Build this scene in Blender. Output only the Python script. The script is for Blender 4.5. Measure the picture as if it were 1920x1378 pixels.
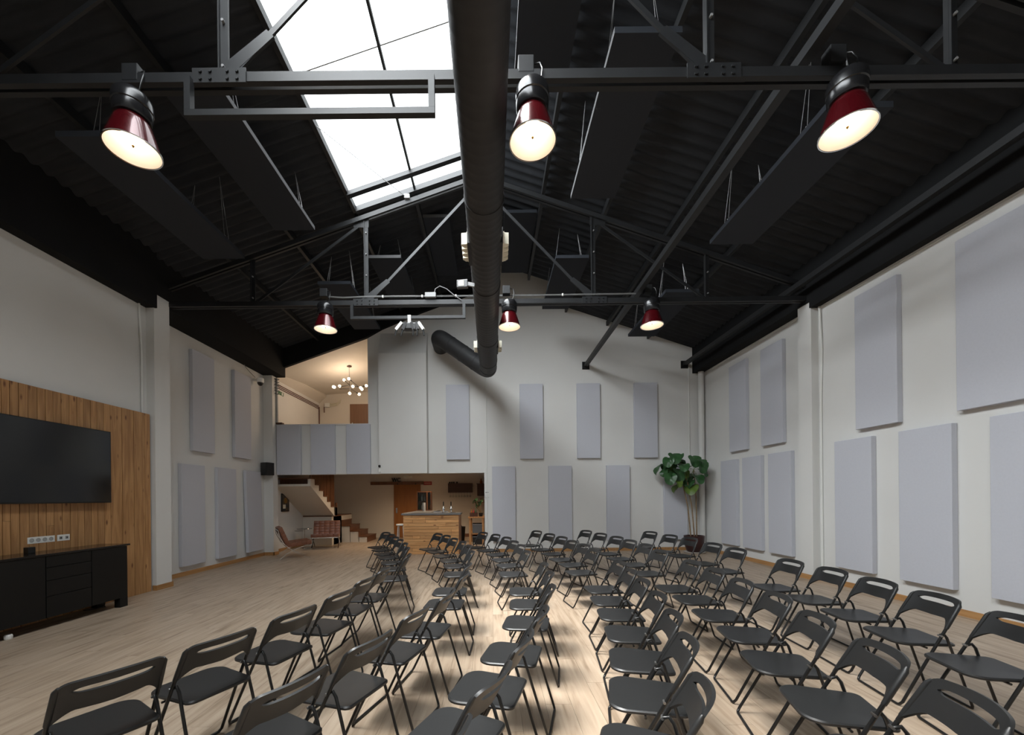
import bpy, bmesh, math, random
from mathutils import Vector, Matrix
R = math.radians
random.seed(7)
for o in list(bpy.data.objects): bpy.data.objects.remove(o, do_unlink=True)
SC = bpy.context.scene
COL = SC.collection

# ------------------------------------------------------------------ camera, world, sun, exposure
cam_d = bpy.data.cameras.new('camera'); cam = bpy.data.objects.new('camera', cam_d); COL.objects.link(cam)
cam_d.sensor_fit = 'HORIZONTAL'; cam_d.sensor_width = 36.0; cam_d.lens = 36.0*743.5/1920
cam_d.shift_x = (960-921.9)/1920; cam_d.shift_y = (932.6-689)/1920
cam_d.clip_start = 0.05; cam_d.clip_end = 200
cam.matrix_world = Matrix.Translation((0, 0, 1.52)) @ Matrix.Rotation(R(90), 4, 'X') @ Matrix.Rotation(-0.0103, 4, 'Z')
SC.camera = cam
vs = SC.view_settings
vs.view_transform = 'Standard'; vs.look = 'None'; vs.gamma = 1.0; vs.use_curve_mapping = False
vs.exposure = -0.10
wd = bpy.data.worlds.new('overcast_sky'); SC.world = wd; wd.use_nodes = True
wn_ = wd.node_tree; bg = wn_.nodes['Background']; bg.inputs[0].default_value = (0.92, 0.965, 1.0, 1)
# hazy overcast sky, brighter all round towards the veiled sun
_tc = wn_.nodes.new('ShaderNodeTexCoord'); _dp = wn_.nodes.new('ShaderNodeVectorMath'); _dp.operation = 'DOT_PRODUCT'
_dp.inputs[1].default_value = Vector((-0.55, -0.68, 0.48)).normalized(); wn_.links.new(_tc.outputs['Generated'], _dp.inputs[0])
_mr = wn_.nodes.new('ShaderNodeMapRange'); _mr.interpolation_type = 'SMOOTHSTEP'; _mr.inputs['From Min'].default_value = -0.2; _mr.inputs['From Max'].default_value = 1.0
_mr.inputs['To Min'].default_value = 1.4; _mr.inputs['To Max'].default_value = 20.0
wn_.links.new(_dp.outputs['Value'], _mr.inputs['Value']); wn_.links.new(_mr.outputs['Result'], bg.inputs[1])
sun_d = bpy.data.lights.new('sun', 'SUN'); sun_d.energy = 13.0; sun_d.angle = R(22); sun_d.color = (1.0, 0.97, 0.93)
sun = bpy.data.objects.new('sun', sun_d); COL.objects.link(sun)
sun.rotation_euler = Vector((0.33, 0.02, -1.0)).to_track_quat('-Z', 'Y').to_euler()
RX, RZ, RK = -0.17, 7.55, 0.335          # ridge x, ridge height, roof slope
SKY_X0, SKY_X1, SKY_Y0, SKY_Y1 = -2.44, -0.19, -3.6, 7.25
def roof_z(x): return RZ-RK*abs(x-RX)
por_d = bpy.data.lights.new('skylight_portal', 'AREA'); por_d.shape = 'RECTANGLE'
por_d.size = (SKY_X1-SKY_X0)/math.cos(math.atan(RK)); por_d.size_y = SKY_Y1-SKY_Y0
por_d.cycles.is_portal = True
por = bpy.data.objects.new('skylight_portal', por_d); COL.objects.link(por)
por.location = ((SKY_X0+SKY_X1)/2, (SKY_Y0+SKY_Y1)/2, roof_z((SKY_X0+SKY_X1)/2)-0.03)
por.rotation_euler = (0, -math.atan(RK), 0)

# ------------------------------------------------------------------ materials
def mat(name, col, rough=0.6, metal=0.0, noise=0.0, scale=6.0, bump=0.0, bscale=60.0, spec=0.5, emit=None, estr=0.0, coat=0.0, trans=0.0, tint=None):
    m = bpy.data.materials.new(name); m.use_nodes = True
    nt = m.node_tree; b = nt.nodes['Principled BSDF']
    b.inputs['Base Color'].default_value = (*col, 1); b.inputs['Roughness'].default_value = rough
    b.inputs['Metallic'].default_value = metal; b.inputs['Specular IOR Level'].default_value = spec
    b.inputs['Coat Weight'].default_value = coat; b.inputs['Transmission Weight'].default_value = trans
    if emit: b.inputs['Emission Color'].default_value = (*emit, 1); b.inputs['Emission Strength'].default_value = estr
    if noise:
        tc = nt.nodes.new('ShaderNodeTexCoord'); n = nt.nodes.new('ShaderNodeTexNoise'); n.inputs['Scale'].default_value = scale; n.inputs['Detail'].default_value = 4
        nt.links.new(tc.outputs['Object'], n.inputs['Vector'])
        r = nt.nodes.new('ShaderNodeValToRGB'); c2 = tint or tuple(c*(1-noise) for c in col)
        r.color_ramp.elements[0].color = (*c2, 1); r.color_ramp.elements[1].color = (*col, 1)
        r.color_ramp.elements[0].position = 0.3; r.color_ramp.elements[1].position = 0.6
        nt.links.new(n.outputs['Fac'], r.inputs['Fac']); nt.links.new(r.outputs['Color'], b.inputs['Base Color'])
    if bump:
        tc = nt.nodes.new('ShaderNodeTexCoord'); n = nt.nodes.new('ShaderNodeTexNoise'); n.inputs['Scale'].default_value = bscale
        nt.links.new(tc.outputs['Object'], n.inputs['Vector'])
        bp = nt.nodes.new('ShaderNodeBump'); bp.inputs['Strength'].default_value = bump; bp.inputs['Distance'].default_value = 0.01
        nt.links.new(n.outputs['Fac'], bp.inputs['Height']); nt.links.new(bp.outputs['Normal'], b.inputs['Normal'])
    return m
def N(nt, t, **kw):
    n = nt.nodes.new(t)
    for k, v in kw.items(): setattr(n, k, v)
    return n
def math_node(nt, op, a, b=None):
    n = N(nt, 'ShaderNodeMath', operation=op)
    for i, v in enumerate((a, b)):
        if v is None: continue
        if isinstance(v, (int, float)): n.inputs[i].default_value = v
        else: nt.links.new(v, n.inputs[i])
    return n.outputs[0]
def wood(name, c1, c2, knot, axis='z', gscale=1.0, rough=0.5, rnd=0.25, knots=True, per_object=True):
    m = bpy.data.materials.new(name); m.use_nodes = True; nt = m.node_tree; b = nt.nodes['Principled BSDF']
    b.inputs['Roughness'].default_value = rough; L = nt.links.new
    geo = N(nt, 'ShaderNodeNewGeometry'); oi = N(nt, 'ShaderNodeObjectInfo')
    off = N(nt, 'ShaderNodeVectorMath', operation='SCALE'); off.inputs[0].default_value = (37.0, 53.0, 71.0); L(oi.outputs['Random'], off.inputs['Scale'])
    add = N(nt, 'ShaderNodeVectorMath', operation='ADD'); L(geo.outputs['Position'], add.inputs[0])
    if per_object: L(off.outputs[0], add.inputs[1])
    mp = N(nt, 'ShaderNodeMapping'); s = [14.0*gscale]*3; s['xyz'.index(axis)] = 1.1*gscale; mp.inputs['Scale'].default_value = s
    L(add.outputs[0], mp.inputs['Vector'])
    n1 = N(nt, 'ShaderNodeTexNoise'); n1.inputs['Scale'].default_value = 1.6; n1.inputs['Detail'].default_value = 6; n1.inputs['Distortion'].default_value = 0.7
    L(mp.outputs[0], n1.inputs['Vector'])
    r = N(nt, 'ShaderNodeValToRGB'); r.color_ramp.elements[0].position = 0.33; r.color_ramp.elements[1].position = 0.66
    r.color_ramp.elements[0].color = (*c2, 1); r.color_ramp.elements[1].color = (*c1, 1); L(n1.outputs['Fac'], r.inputs['Fac'])
    col = r.outputs['Color']
    if knots:
        mp2 = N(nt, 'ShaderNodeMapping'); s = [7.0]*3; s['xyz'.index(axis)] = 2.6; mp2.inputs['Scale'].default_value = s; L(add.outputs[0], mp2.inputs['Vector'])
        v = N(nt, 'ShaderNodeTexVoronoi'); v.inputs['Scale'].default_value = 1.25; v.inputs['Randomness'].default_value = 1.0; L(mp2.outputs[0], v.inputs['Vector'])
        kr = N(nt, 'ShaderNodeValToRGB'); kr.color_ramp.elements[0].position = 0.06; kr.color_ramp.elements[1].position = 0.17
        kr.color_ramp.elements[0].color = (1, 1, 1, 1); kr.color_ramp.elements[1].color = (0, 0, 0, 1); L(v.outputs['Distance'], kr.inputs['Fac'])
        mx = N(nt, 'ShaderNodeMix', data_type='RGBA'); L(kr.outputs['Color'], mx.inputs[0]); L(col, mx.inputs[6]); mx.inputs[7].default_value = (*knot, 1); col = mx.outputs[2]
    if per_object:
        hv = N(nt, 'ShaderNodeHueSaturation'); val = math_node(nt, 'ADD', math_node(nt, 'MULTIPLY', oi.outputs['Random'], rnd), 1-rnd/2)
        L(val, hv.inputs['Value']); L(col, hv.inputs['Color']); col = hv.outputs[0]
    L(col, b.inputs['Base Color'])
    bp = N(nt, 'ShaderNodeBump'); bp.inputs['Strength'].default_value = 0.12; bp.inputs['Distance'].default_value = 0.004; L(n1.outputs['Fac'], bp.inputs['Height']); L(bp.outputs[0], b.inputs['Normal'])
    return m
PW, PL = 0.19, 1.285
def floor_mat():
    m = bpy.data.materials.new('oak_vinyl_plank'); m.use_nodes = True; nt = m.node_tree; b = nt.nodes['Principled BSDF']; L = nt.links.new
    geo = N(nt, 'ShaderNodeNewGeometry'); sx = N(nt, 'ShaderNodeSeparateXYZ'); L(geo.outputs['Position'], sx.inputs[0])
    ix = math_node(nt, 'FLOOR', math_node(nt, 'DIVIDE', sx.outputs[0], PW))
    fr = math_node(nt, 'FRACT', math_node(nt, 'MULTIPLY', ix, 0.37))
    iy = math_node(nt, 'FLOOR', math_node(nt, 'ADD', math_node(nt, 'DIVIDE', sx.outputs[1], PL), fr))
    cb = N(nt, 'ShaderNodeCombineXYZ'); L(ix, cb.inputs[0]); L(iy, cb.inputs[1])
    wn = N(nt, 'ShaderNodeTexWhiteNoise', noise_dimensions='2D'); L(cb.outputs[0], wn.inputs['Vector'])
    off = N(nt, 'ShaderNodeVectorMath', operation='SCALE'); off.inputs[0].default_value = (13.0, 29.0, 7.0); L(wn.outputs['Value'], off.inputs['Scale'])
    add = N(nt, 'ShaderNodeVectorMath', operation='ADD'); L(geo.outputs['Position'], add.inputs[0]); L(off.outputs[0], add.inputs[1])
    mp = N(nt, 'ShaderNodeMapping'); mp.inputs['Scale'].default_value = (16, 1.3, 1); L(add.outputs[0], mp.inputs['Vector'])
    n1 = N(nt, 'ShaderNodeTexNoise'); n1.inputs['Scale'].default_value = 1.3; n1.inputs['Detail'].default_value = 6; n1.inputs['Distortion'].default_value = 0.5; L(mp.outputs[0], n1.inputs['Vector'])
    r = N(nt, 'ShaderNodeValToRGB'); e = r.color_ramp.elements
    e[0].position = 0.28; e[0].color = (0.235, 0.17, 0.115, 1); e[1].position = 0.7; e[1].color = (0.46, 0.365, 0.275, 1)
    k = e.new(0.45); k.color = (0.375, 0.285, 0.205, 1)
    L(n1.outputs['Fac'], r.inputs['Fac'])
    hv = N(nt, 'ShaderNodeHueSaturation'); L(math_node(nt, 'ADD', math_node(nt, 'MULTIPLY', wn.outputs['Value'], 0.08), 0.96), hv.inputs['Value']); L(r.outputs['Color'], hv.inputs['Color'])
    L(hv.outputs[0], b.inputs['Base Color']); b.inputs['Roughness'].default_value = 0.42; b.inputs['Specular IOR Level'].default_value = 0.35
    bp = N(nt, 'ShaderNodeBump'); bp.inputs['Strength'].default_value = 0.08; bp.inputs['Distance'].default_value = 0.002; L(n1.outputs['Fac'], bp.inputs['Height']); L(bp.outputs[0], b.inputs['Normal'])
    return m
M = {}
M['wall'] = mat('white_plaster', (0.70, 0.695, 0.675), 0.9, noise=0.03, scale=1.2, bump=0.12, bscale=9, spec=0.2)
M['wall_warm'] = mat('cream_plaster', (0.68, 0.63, 0.56), 0.9, noise=0.03, scale=1.2, bump=0.1, bscale=9, spec=0.2)
M['fabric'] = mat('pale_grey_acoustic_fabric', (0.55, 0.56, 0.61), 0.95, noise=0.03, scale=40, bump=0.15, bscale=300, spec=0.1)
M['baffle'] = mat('black_acoustic_felt', (0.037, 0.041, 0.049), 0.95, bump=0.1, bscale=200, spec=0.1)
M['roof'] = mat('black_painted_corrugated_sheet', (0.031, 0.034, 0.039), 0.75, noise=0.25, scale=3, spec=0.2)
M['steel'] = mat('black_painted_steel', (0.015, 0.0157, 0.017), 0.5, noise=0.2, scale=8, spec=0.4)
M['beam'] = mat('black_painted_eave_beam', (0.011, 0.0113, 0.012), 0.8, noise=0.2, scale=2, spec=0.15)
M['duct'] = mat('matt_black_spiral_duct', (0.028, 0.028, 0.029), 0.6, noise=0.15, scale=4, spec=0.4)
M['floor'] = floor_mat()
M['joint'] = mat('dark_floor_joint', (0.10, 0.07, 0.05), 0.9)
M['pine'] = wood('orange_pine_boards', (0.46, 0.25, 0.105), (0.30, 0.145, 0.054), (0.13, 0.045, 0.015), 'z', 1.0, 0.45)
M['barpine'] = wood('honey_pine_boards', (0.66, 0.36, 0.15), (0.46, 0.22, 0.08), (0.2, 0.07, 0.025), 'x', 1.0, 0.45, rnd=0.35)
M['skirt'] = wood('oak_skirting', (0.46, 0.25, 0.10), (0.36, 0.18, 0.065), (0.2, 0.1, 0.05), 'y', 1.0, 0.45, knots=False)
M['stairwood'] = wood('brown_stair_timber', (0.20, 0.085, 0.04), (0.12, 0.05, 0.024), (0.1, 0.04, 0.02), 'z', 1.0, 0.4, knots=False)
M['updoor'] = wood('dull_brown_door_timber', (0.20, 0.105, 0.06), (0.165, 0.085, 0.048), (0.1, 0.04, 0.02), 'z', 0.6, 0.45, knots=False)
M['edge'] = mat('skylit_edge_tone', (0.13, 0.13, 0.135), 0.9)  # skylight on baffle edges, put into the colour as a paler grey
M['darkwood'] = wood('dark_brown_timber', (0.085, 0.035, 0.02), (0.05, 0.02, 0.012), (0.03, 0.01, 0.01), 'x', 1.0, 0.45, knots=False)
M['doorwood'] = wood('brown_door_timber', (0.36, 0.14, 0.03), (0.29, 0.11, 0.022), (0.1, 0.04, 0.02), 'z', 0.6, 0.45, knots=False)
M['blkplastic'] = mat('black_plastic', (0.014, 0.0145, 0.015), 0.40, bump=0.05, bscale=400)
M['blktube'] = mat('black_gloss_tube', (0.010, 0.010, 0.010), 0.3)
M['rivet'] = mat('steel_rivet', (0.5, 0.5, 0.5), 0.3, 1.0)
M['black'] = mat('satin_black', (0.006, 0.006, 0.006), 0.45)
M['cab'] = mat('black_lacquer_cabinet', (0.0055, 0.0055, 0.0055), 0.5, spec=0.3)
M['cabtop'] = mat('black_polished_top', (0.010, 0.008, 0.007), 0.15)
M['screen'] = mat('glossy_dark_screen', (0.004, 0.0045, 0.005), 0.12, spec=0.6)
M['white'] = mat('white_plastic', (0.75, 0.75, 0.72), 0.4)
M['cream'] = mat('cream_plastic', (0.72, 0.68, 0.55), 0.5)
M['chrome'] = mat('chrome', (0.75, 0.75, 0.75), 0.12, 1.0)
M['leather'] = mat('tan_leather', (0.20, 0.072, 0.036), 0.4, noise=0.25, scale=9, bump=0.2, bscale=60)
M['leatherd'] = mat('brown_leather_strap', (0.11, 0.035, 0.02), 0.45, noise=0.2, scale=9)
M['red'] = mat('red_lacquered_aluminium', (0.07, 0.0025, 0.005), 0.22, metal=0.3, coat=0.5)
M['lampblk'] = mat('black_lamp_housing', (0.012, 0.012, 0.013), 0.22)
M['reflector'] = mat('pearl_white_reflector', (0.66, 0.60, 0.53), 0.35, emit=(1, 0.72, 0.45), estr=0.0)
M['bulb'] = mat('lit_bulb_glass', (1, 0.9, 0.75), 0.3, emit=(1.0, 0.87, 0.72), estr=8)
M['bulb2'] = mat('lit_globe_glass', (1, 0.9, 0.75), 0.3, emit=(1.0, 0.76, 0.48), estr=12)
M['brass'] = mat('brass_cap', (0.5, 0.32, 0.1), 0.3, 1.0)
M['leaf'] = mat('dark_green_leaf', (0.036, 0.105, 0.033), 0.4, noise=0.35, scale=8)
M['leafy'] = mat('young_yellow_green_leaf', (0.11, 0.18, 0.028), 0.4, noise=0.25, scale=8)
M['cane'] = mat('brown_cane', (0.25, 0.16, 0.08), 0.7, noise=0.4, scale=20)
M['pot'] = mat('maroon_glazed_pot', (0.045, 0.014, 0.014), 0.3, noise=0.3, scale=5)
M['soil'] = mat('dark_soil', (0.02, 0.013, 0.009), 0.95, bump=0.6, bscale=30)
M['saucer'] = mat('grey_clay_saucer', (0.42, 0.38, 0.34), 0.7)
M['stone'] = mat('grey_laminate_worktop', (0.17, 0.165, 0.16), 0.35, noise=0.1, scale=20)
M['grey'] = mat('grey_plastic', (0.25, 0.25, 0.25), 0.5)
M['dgrey'] = mat('dark_grey_metal', (0.09, 0.09, 0.092), 0.45, 0.3)
M['lgrey'] = mat('light_grey_metal', (0.42, 0.42, 0.41), 0.45, 0.3)
M['cable'] = mat('pale_grey_cable', (0.17, 0.17, 0.17), 0.5)
M['wire'] = mat('steel_wire', (0.40, 0.40, 0.40), 0.35, 0.6)
M['green'] = mat('green_sign', (0.02, 0.13, 0.045), 0.5)
M['redsign'] = mat('red_sign', (0.35, 0.02, 0.025), 0.5)

M['bglass'] = mat('bottle_glass', (0.05, 0.09, 0.05), 0.1, coat=0.5)
M['amber'] = mat('amber_glass', (0.32, 0.10, 0.02), 0.12, coat=0.5)
M['tabletop'] = mat('black_glass_top', (0.02, 0.025, 0.025), 0.06)
M['paint'] = mat('dark_oil_painting', (0.02, 0.035, 0.045), 0.6, noise=0.5, scale=9, tint=(0.16, 0.10, 0.045))
M['crate'] = mat('grey_storage_crate', (0.12, 0.13, 0.14), 0.6)
M['led'] = mat('led_floodlight_lens', (0.85, 0.80, 0.62), 0.3)
def pane_mat():
    m = bpy.data.materials.new('translucent_polycarbonate'); m.use_nodes = True; nt = m.node_tree
    nt.nodes.remove(nt.nodes['Principled BSDF']); out = nt.nodes['Material Output']
    t = N(nt, 'ShaderNodeBsdfTransparent'); t.inputs[0].default_value = (0.97, 0.98, 0.98, 1)
    d = N(nt, 'ShaderNodeBsdfTranslucent'); d.inputs[0].default_value = (0.9, 0.92, 0.92, 1)
    mx = N(nt, 'ShaderNodeMixShader'); mx.inputs[0].default_value = 0.12
    nt.links.new(t.outputs[0], mx.inputs[1]); nt.links.new(d.outputs[0], mx.inputs[2]); nt.links.new(mx.outputs[0], out.inputs['Surface'])
    return m
M['pane'] = pane_mat()
def glass_mat():
    m = bpy.data.materials.new('clear_glass'); m.use_nodes = True; nt = m.node_tree; nt.nodes.remove(nt.nodes['Principled BSDF']); out = nt.nodes['Material Output']
    t = N(nt, 'ShaderNodeBsdfTransparent'); t.inputs[0].default_value = (0.93, 0.96, 0.95, 1); g = N(nt, 'ShaderNodeBsdfGlossy'); g.inputs['Roughness'].default_value = 0.05
    f = N(nt, 'ShaderNodeFresnel'); f.inputs[0].default_value = 1.5; mx = N(nt, 'ShaderNodeMixShader'); nt.links.new(f.outputs[0], mx.inputs[0]); nt.links.new(t.outputs[0], mx.inputs[1]); nt.links.new(g.outputs[0], mx.inputs[2]); nt.links.new(mx.outputs[0], out.inputs['Surface']); return m
M['glass'] = glass_mat()

# ------------------------------------------------------------------ mesh helpers
class MB:
    def __init__(s): s.v = []; s.f = []
    def add(s, vs_, fs):
        n = len(s.v); s.v += [tuple(p) for p in vs_]; s.f += [tuple(i+n for i in f) for f in fs]; return s
    def box(s, x0, x1, y0, y1, z0, z1, ch=0.0):
        if x0 > x1: x0, x1 = x1, x0
        if y0 > y1: y0, y1 = y1, y0
        if z0 > z1: z0, z1 = z1, z0
        if ch:
            b = bmesh.new(); bmesh.ops.create_cube(b, size=1)
            for v in b.verts: v.co = Vector(((x0+x1)/2+v.co.x*(x1-x0), (y0+y1)/2+v.co.y*(y1-y0), (z0+z1)/2+v.co.z*(z1-z0)))
            bmesh.ops.bevel(b, geom=list(b.edges), offset=ch, segments=2, affect='EDGES', profile=0.6)
            b.verts.index_update(); s.add([v.co[:] for v in b.verts], [[v.index for v in f.verts] for f in b.faces]); b.free(); return s
        return s.add([(x0,y0,z0),(x1,y0,z0),(x1,y1,z0),(x0,y1,z0),(x0,y0,z1),(x1,y0,z1),(x1,y1,z1),(x0,y1,z1)],
                     [(0,3,2,1),(4,5,6,7),(0,1,5,4),(1,2,6,5),(2,3,7,6),(3,0,4,7)])
    def bar(s, p, q, w, h, up=(0,0,1)):
        p = Vector(p); q = Vector(q); d = (q-p).normalized(); u = Vector(up)
        a = d.cross(u)
        if a.length < 1e-4: a = d.cross(Vector((0,1,0)))
        a.normalize(); b = a.cross(d).normalized(); vs_ = []
        for e in (p, q):
            for i, j in ((-1,-1),(1,-1),(1,1),(-1,1)): vs_.append(e+a*(i*w/2)+b*(j*h/2))
        return s.add(vs_, [(0,1,2,3),(7,6,5,4),(0,4,5,1),(1,5,6,2),(2,6,7,3),(3,7,4,0)])
    def tube(s, pts, r, n=8, cap=True):
        pts = [Vector(p) for p in pts]; rs = r if isinstance(r, (list, tuple)) else [r]*len(pts)
        t0 = (pts[1]-pts[0]).normalized(); a = t0.orthogonal().normalized(); rings = []
        for i, p in enumerate(pts):
            t = (pts[min(i+1, len(pts)-1)]-pts[max(i-1, 0)]).normalized()
            a = (a-t*a.dot(t)).normalized(); b = t.cross(a)
            rings.append([p+(a*math.cos(2*math.pi*k/n)+b*math.sin(2*math.pi*k/n))*rs[i] for k in range(n)])
        vs_ = [v for ring in rings for v in ring]; fs = []
        for i in range(len(pts)-1):
            for k in range(n): k2 = (k+1) % n; fs.append((i*n+k, i*n+k2, (i+1)*n+k2, (i+1)*n+k))
        if cap: fs.append(tuple(range(n-1, -1, -1))); fs.append(tuple((len(pts)-1)*n+k for k in range(n)))
        return s.add(vs_, fs)
    def lathe(s, prof, n=24, c=(0,0,0), cap=True, sy=1.0):
        vs_ = []; fs = []
        for r, z in prof:
            for k in range(n): a = 2*math.pi*k/n; vs_.append((c[0]+r*math.cos(a), c[1]+sy*r*math.sin(a), c[2]+z))
        for i in range(len(prof)-1):
            for k in range(n): k2 = (k+1) % n; fs.append((i*n+k, i*n+k2, (i+1)*n+k2, (i+1)*n+k))
        if cap:
            if prof[0][0] > 1e-6: fs.append(tuple(range(n-1, -1, -1)))
            if prof[-1][0] > 1e-6: fs.append(tuple((len(prof)-1)*n+k for k in range(n)))
        return s.add(vs_, fs)
    def poly(s, pts, axis, a0, a1):          # extrude a polygon (2D) along an axis between a0 and a1
        n = len(pts)
        def P(p, a): return {'x': (a, p[0], p[1]), 'y': (p[0], a, p[1]), 'z': (p[0], p[1], a)}[axis]
        return s.add([P(p, a0) for p in pts]+[P(p, a1) for p in pts], [tuple(range(n-1, -1, -1)), tuple(range(n, 2*n))]+[(i, (i+1) % n, n+(i+1) % n, n+i) for i in range(n)])
    def xf(s, mtx): s.v = [tuple(mtx @ Vector(p)) for p in s.v]; return s
    def build(s, name, m, parent=None, smooth=None, recalc=True):
        me = bpy.data.meshes.new(name); me.from_pydata(s.v, [], s.f)
        if recalc:
            b = bmesh.new(); b.from_mesh(me); bmesh.ops.recalc_face_normals(b, faces=list(b.faces)); b.to_mesh(me); b.free()
        me.materials.append(m)
        if smooth:
            me.polygons.foreach_set('use_smooth', [True]*len(me.polygons)); me.set_sharp_from_angle(angle=R(smooth))
        o = bpy.data.objects.new(name, me); COL.objects.link(o)
        if parent: o.parent = parent
        return o
def tag(o, label, cat, group=None):
    o['label'] = label; o['category'] = cat
    if group: o['group'] = group
    return o
def thing(name, label, cat, loc=(0,0,0), rz=0.0, group=None):
    o = bpy.data.objects.new(name, None); COL.objects.link(o); o.empty_display_size = 0.1
    o.location = loc; o.rotation_euler = (0, 0, rz); return tag(o, label, cat, group)
def struct(name, mb, m, smooth=None):
    o = mb.build(name, m, None, smooth); o['kind'] = 'structure'; return o
def dup(root, label=None, loc=None, rz=None, group=None):
    r = root.copy(); COL.objects.link(r)
    if loc is not None: r.location = loc
    if rz is not None: r.rotation_euler = (0, 0, rz)
    if label: r['label'] = label
    if group: r['group'] = group
    for ch in list(root.children):
        c = ch.copy(); COL.objects.link(c); c.parent = r
        for g in list(ch.children): d = g.copy(); COL.objects.link(d); d.parent = c
    return r
def B(*a, **k): return MB().box(*a, **k)

# ------------------------------------------------------------------ the room shell
XL, XR = -6.22, 5.92                # side walls, far bay
XLn, XRn = -5.84, 5.79              # side walls, near bay
YB, YF = 11.06, -4.5                # gable wall, wall behind the camera
YP = 6.73                           # near side of the pilasters
ALC_Y = 15.45
# floor : base slab, planks
fl = struct('floor', B(-7.0, 6.3, YF-0.2, 16.0, -0.15, -0.012), M['joint'])
def plank_cells():
    out = []
    for ix in range(int(-6.3//PW), int(6.0//PW)+1):
        fr = (ix*0.37) % 1.0
        if ix*0.37 < 0: fr = ix*0.37-math.floor(ix*0.37)
        for k in range(-5, 14):
            y0 = (k-fr)*PL; y1 = y0+PL
            if y1 < YF or y0 > ALC_Y: continue
            if ix*PW > 0.0 and y0 > YB+0.2: continue
            out.append((ix*PW, max(y0, YF), min(y1, ALC_Y)))
    return out
def seen(c):
    x, y0, y1 = c; y = (y0+y1)/2
    if y1 < 1.9: return False
    return abs(x+PW/2) < max(y1, 0.1)*1.34+0.1
cells = plank_cells(); vis = sorted([c for c in cells if seen(c)], key=lambda c: c[0]**2+((c[1]+c[2])/2)**2)
near = vis[:295]; nearset = set(near); G = 0.0009
pm = B(0, PW-2*G, 0, PL-2*G, -0.012, 0.0); shared = None
far_mb = MB()
for c in cells:
    full = abs((c[2]-c[1])-PL) < 1e-6
    if c in nearset and full:
        if shared is None: o = pm.build('plank', M['floor'], fl); shared = o.data
        else: o = bpy.data.objects.new('plank', shared); COL.objects.link(o); o.parent = fl
        o.location = (c[0]+G, c[1]+G, 0)
    else: far_mb.box(c[0]+G, c[0]+PW-G, c[1]+G, c[2]-G, -0.012, 0.0)
fo = far_mb.build('plank_field', M['floor'], fl); fo['kind'] = 'stuff'

TOPZ = 8.3
# left wall: near bay, far bay (runs on through the alcove and the upper room)
struct('wall_left', B(-6.5, XLn, YF, YP, 0, 5.9), M['wall'])
struct('wall_left', B(-6.5, XL, YP, ALC_Y+0.2, 0, 5.9), M['wall'])
struct('trim_1', B(XL-0.02, -5.70, YP, 7.05, 0, 5.05), M['wall'])                   # left pilaster
struct('trim_2', B(XL-0.02, -5.97, 10.84, YB+0.02, 0, 5.0), M['wall'])              # pilaster in the left corner
struct('wall_right', B(XRn, 6.2, YF, 7.0, 0, 5.9), M['wall'])
struct('wall_right', B(XR, 6.2, 7.0, YB+0.2, 0, 5.9), M['wall'])
struct('trim_3', B(5.66, XR+0.02, 6.99, 7.29, 0, 4.93), M['wall'])               # right pilaster
# back (gable) wall with the alcove opening below and the upper opening at the left
bw = MB()
def gable(x0, x1, zlo, ztop=None):
    n = 6; 
    xs = [x0+(x1-x0)*i/n for i in range(n+1)]
    pts = [(x0, zlo), (x1, zlo)]+[(x, ztop if ztop else roof_z(x)+0.05) for x in reversed(xs)]
    bw.poly(pts, 'y', YB, YB+0.2)
gable(-0.20, XR+0.25, 0.0)
gable(-3.42, -0.20, 2.21)
bw.box(XL-0.05, -3.42, YB, YB+0.2, 2.21, 3.58)
bw.box(-0.15, 1.85, YB+0.001, YB+0.2, 6.5, 8.5)
struct('wall_back', bw, M['wall'])
struct('wall_front', B(-6.5, 6.2, YF-0.2, YF, 0, 8.2), M['wall'])
# boxed chimney breast on the gable wall, sloping top
cb_ = MB().poly([(YB+0.01, 2.20), (10.78, 2.20), (10.78, 5.47), (YB+0.01, 6.15)], 'x', -3.05, -1.745)
struct('trim_4', cb_, M['wall'])
# side walls of the alcove, its ceiling and floor edge, partition
struct('wall_alcove_right', B(-0.20, -0.02, YB+0.2, ALC_Y+0.2, 0, 2.4), M['wall_warm'])
struct('wall_alcove_back', B(XL-0.3, 0, ALC_Y, ALC_Y+0.2, 0, 2.5), M['wall_warm'])
struct('ceiling_alcove', MB().box(-5.2, 0.0, YB+0.2, ALC_Y+0.1, 2.45, 3.2).box(XL, -5.2, 13.4, ALC_Y+0.1, 2.45, 3.2).box(XL, -5.2, YB+0.2, 13.4, 3.2, 3.56).box(-5.2, -3.42, YB+0.2, 14.4, 3.2, 3.56), M['wall_warm'])
# upper room behind the balcony
struct('wall_upper_back', B(XL-0.3, -2.6, 14.4, 14.6, 3.2, 6.6), M['wall_warm'])
struct('wall_upper_right', B(-3.42, -3.25, YB+0.2, 14.6, 3.2, 7.0), M['wall_warm'])
uc = MB(); n = 8
def up_c(x, y):
    t = (y-YB)/(14.4-YB); zf = 5.10+0.347*(x+5.96)+0.05; zb = 5.30+0.06*(x+6.1); return zf*(1-t)+zb*t
vs_ = []; fs = []
for j in range(n+1):
    for i in range(n+1):
        x = -6.3+i*(3.05)/n; y = YB+0.02+j*(3.5)/n; vs_.append((x, y, up_c(x, y)))
for j in range(n):
    for i in range(n): a = j*(n+1)+i; fs.append((a, a+1, a+n+2, a+n+1))
k = len(vs_); vs_ += [(x, y, z+0.08) for x, y, z in vs_]; fs += [tuple(k+i for i in f) for f in fs[:]]
struct('ceiling_upper', uc.add(vs_, fs), M['wall_warm'])
struct('trim_5', MB().poly([(XL, 5.0), (-5.98, 5.22), (-5.98, 5.5), (XL, 5.5)], 'y', YB+0.21, 14.4), M['wall_warm'])
ud = MB().box(-5.10, -4.15, 14.36, 14.42, 3.2, 4.95)
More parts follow.
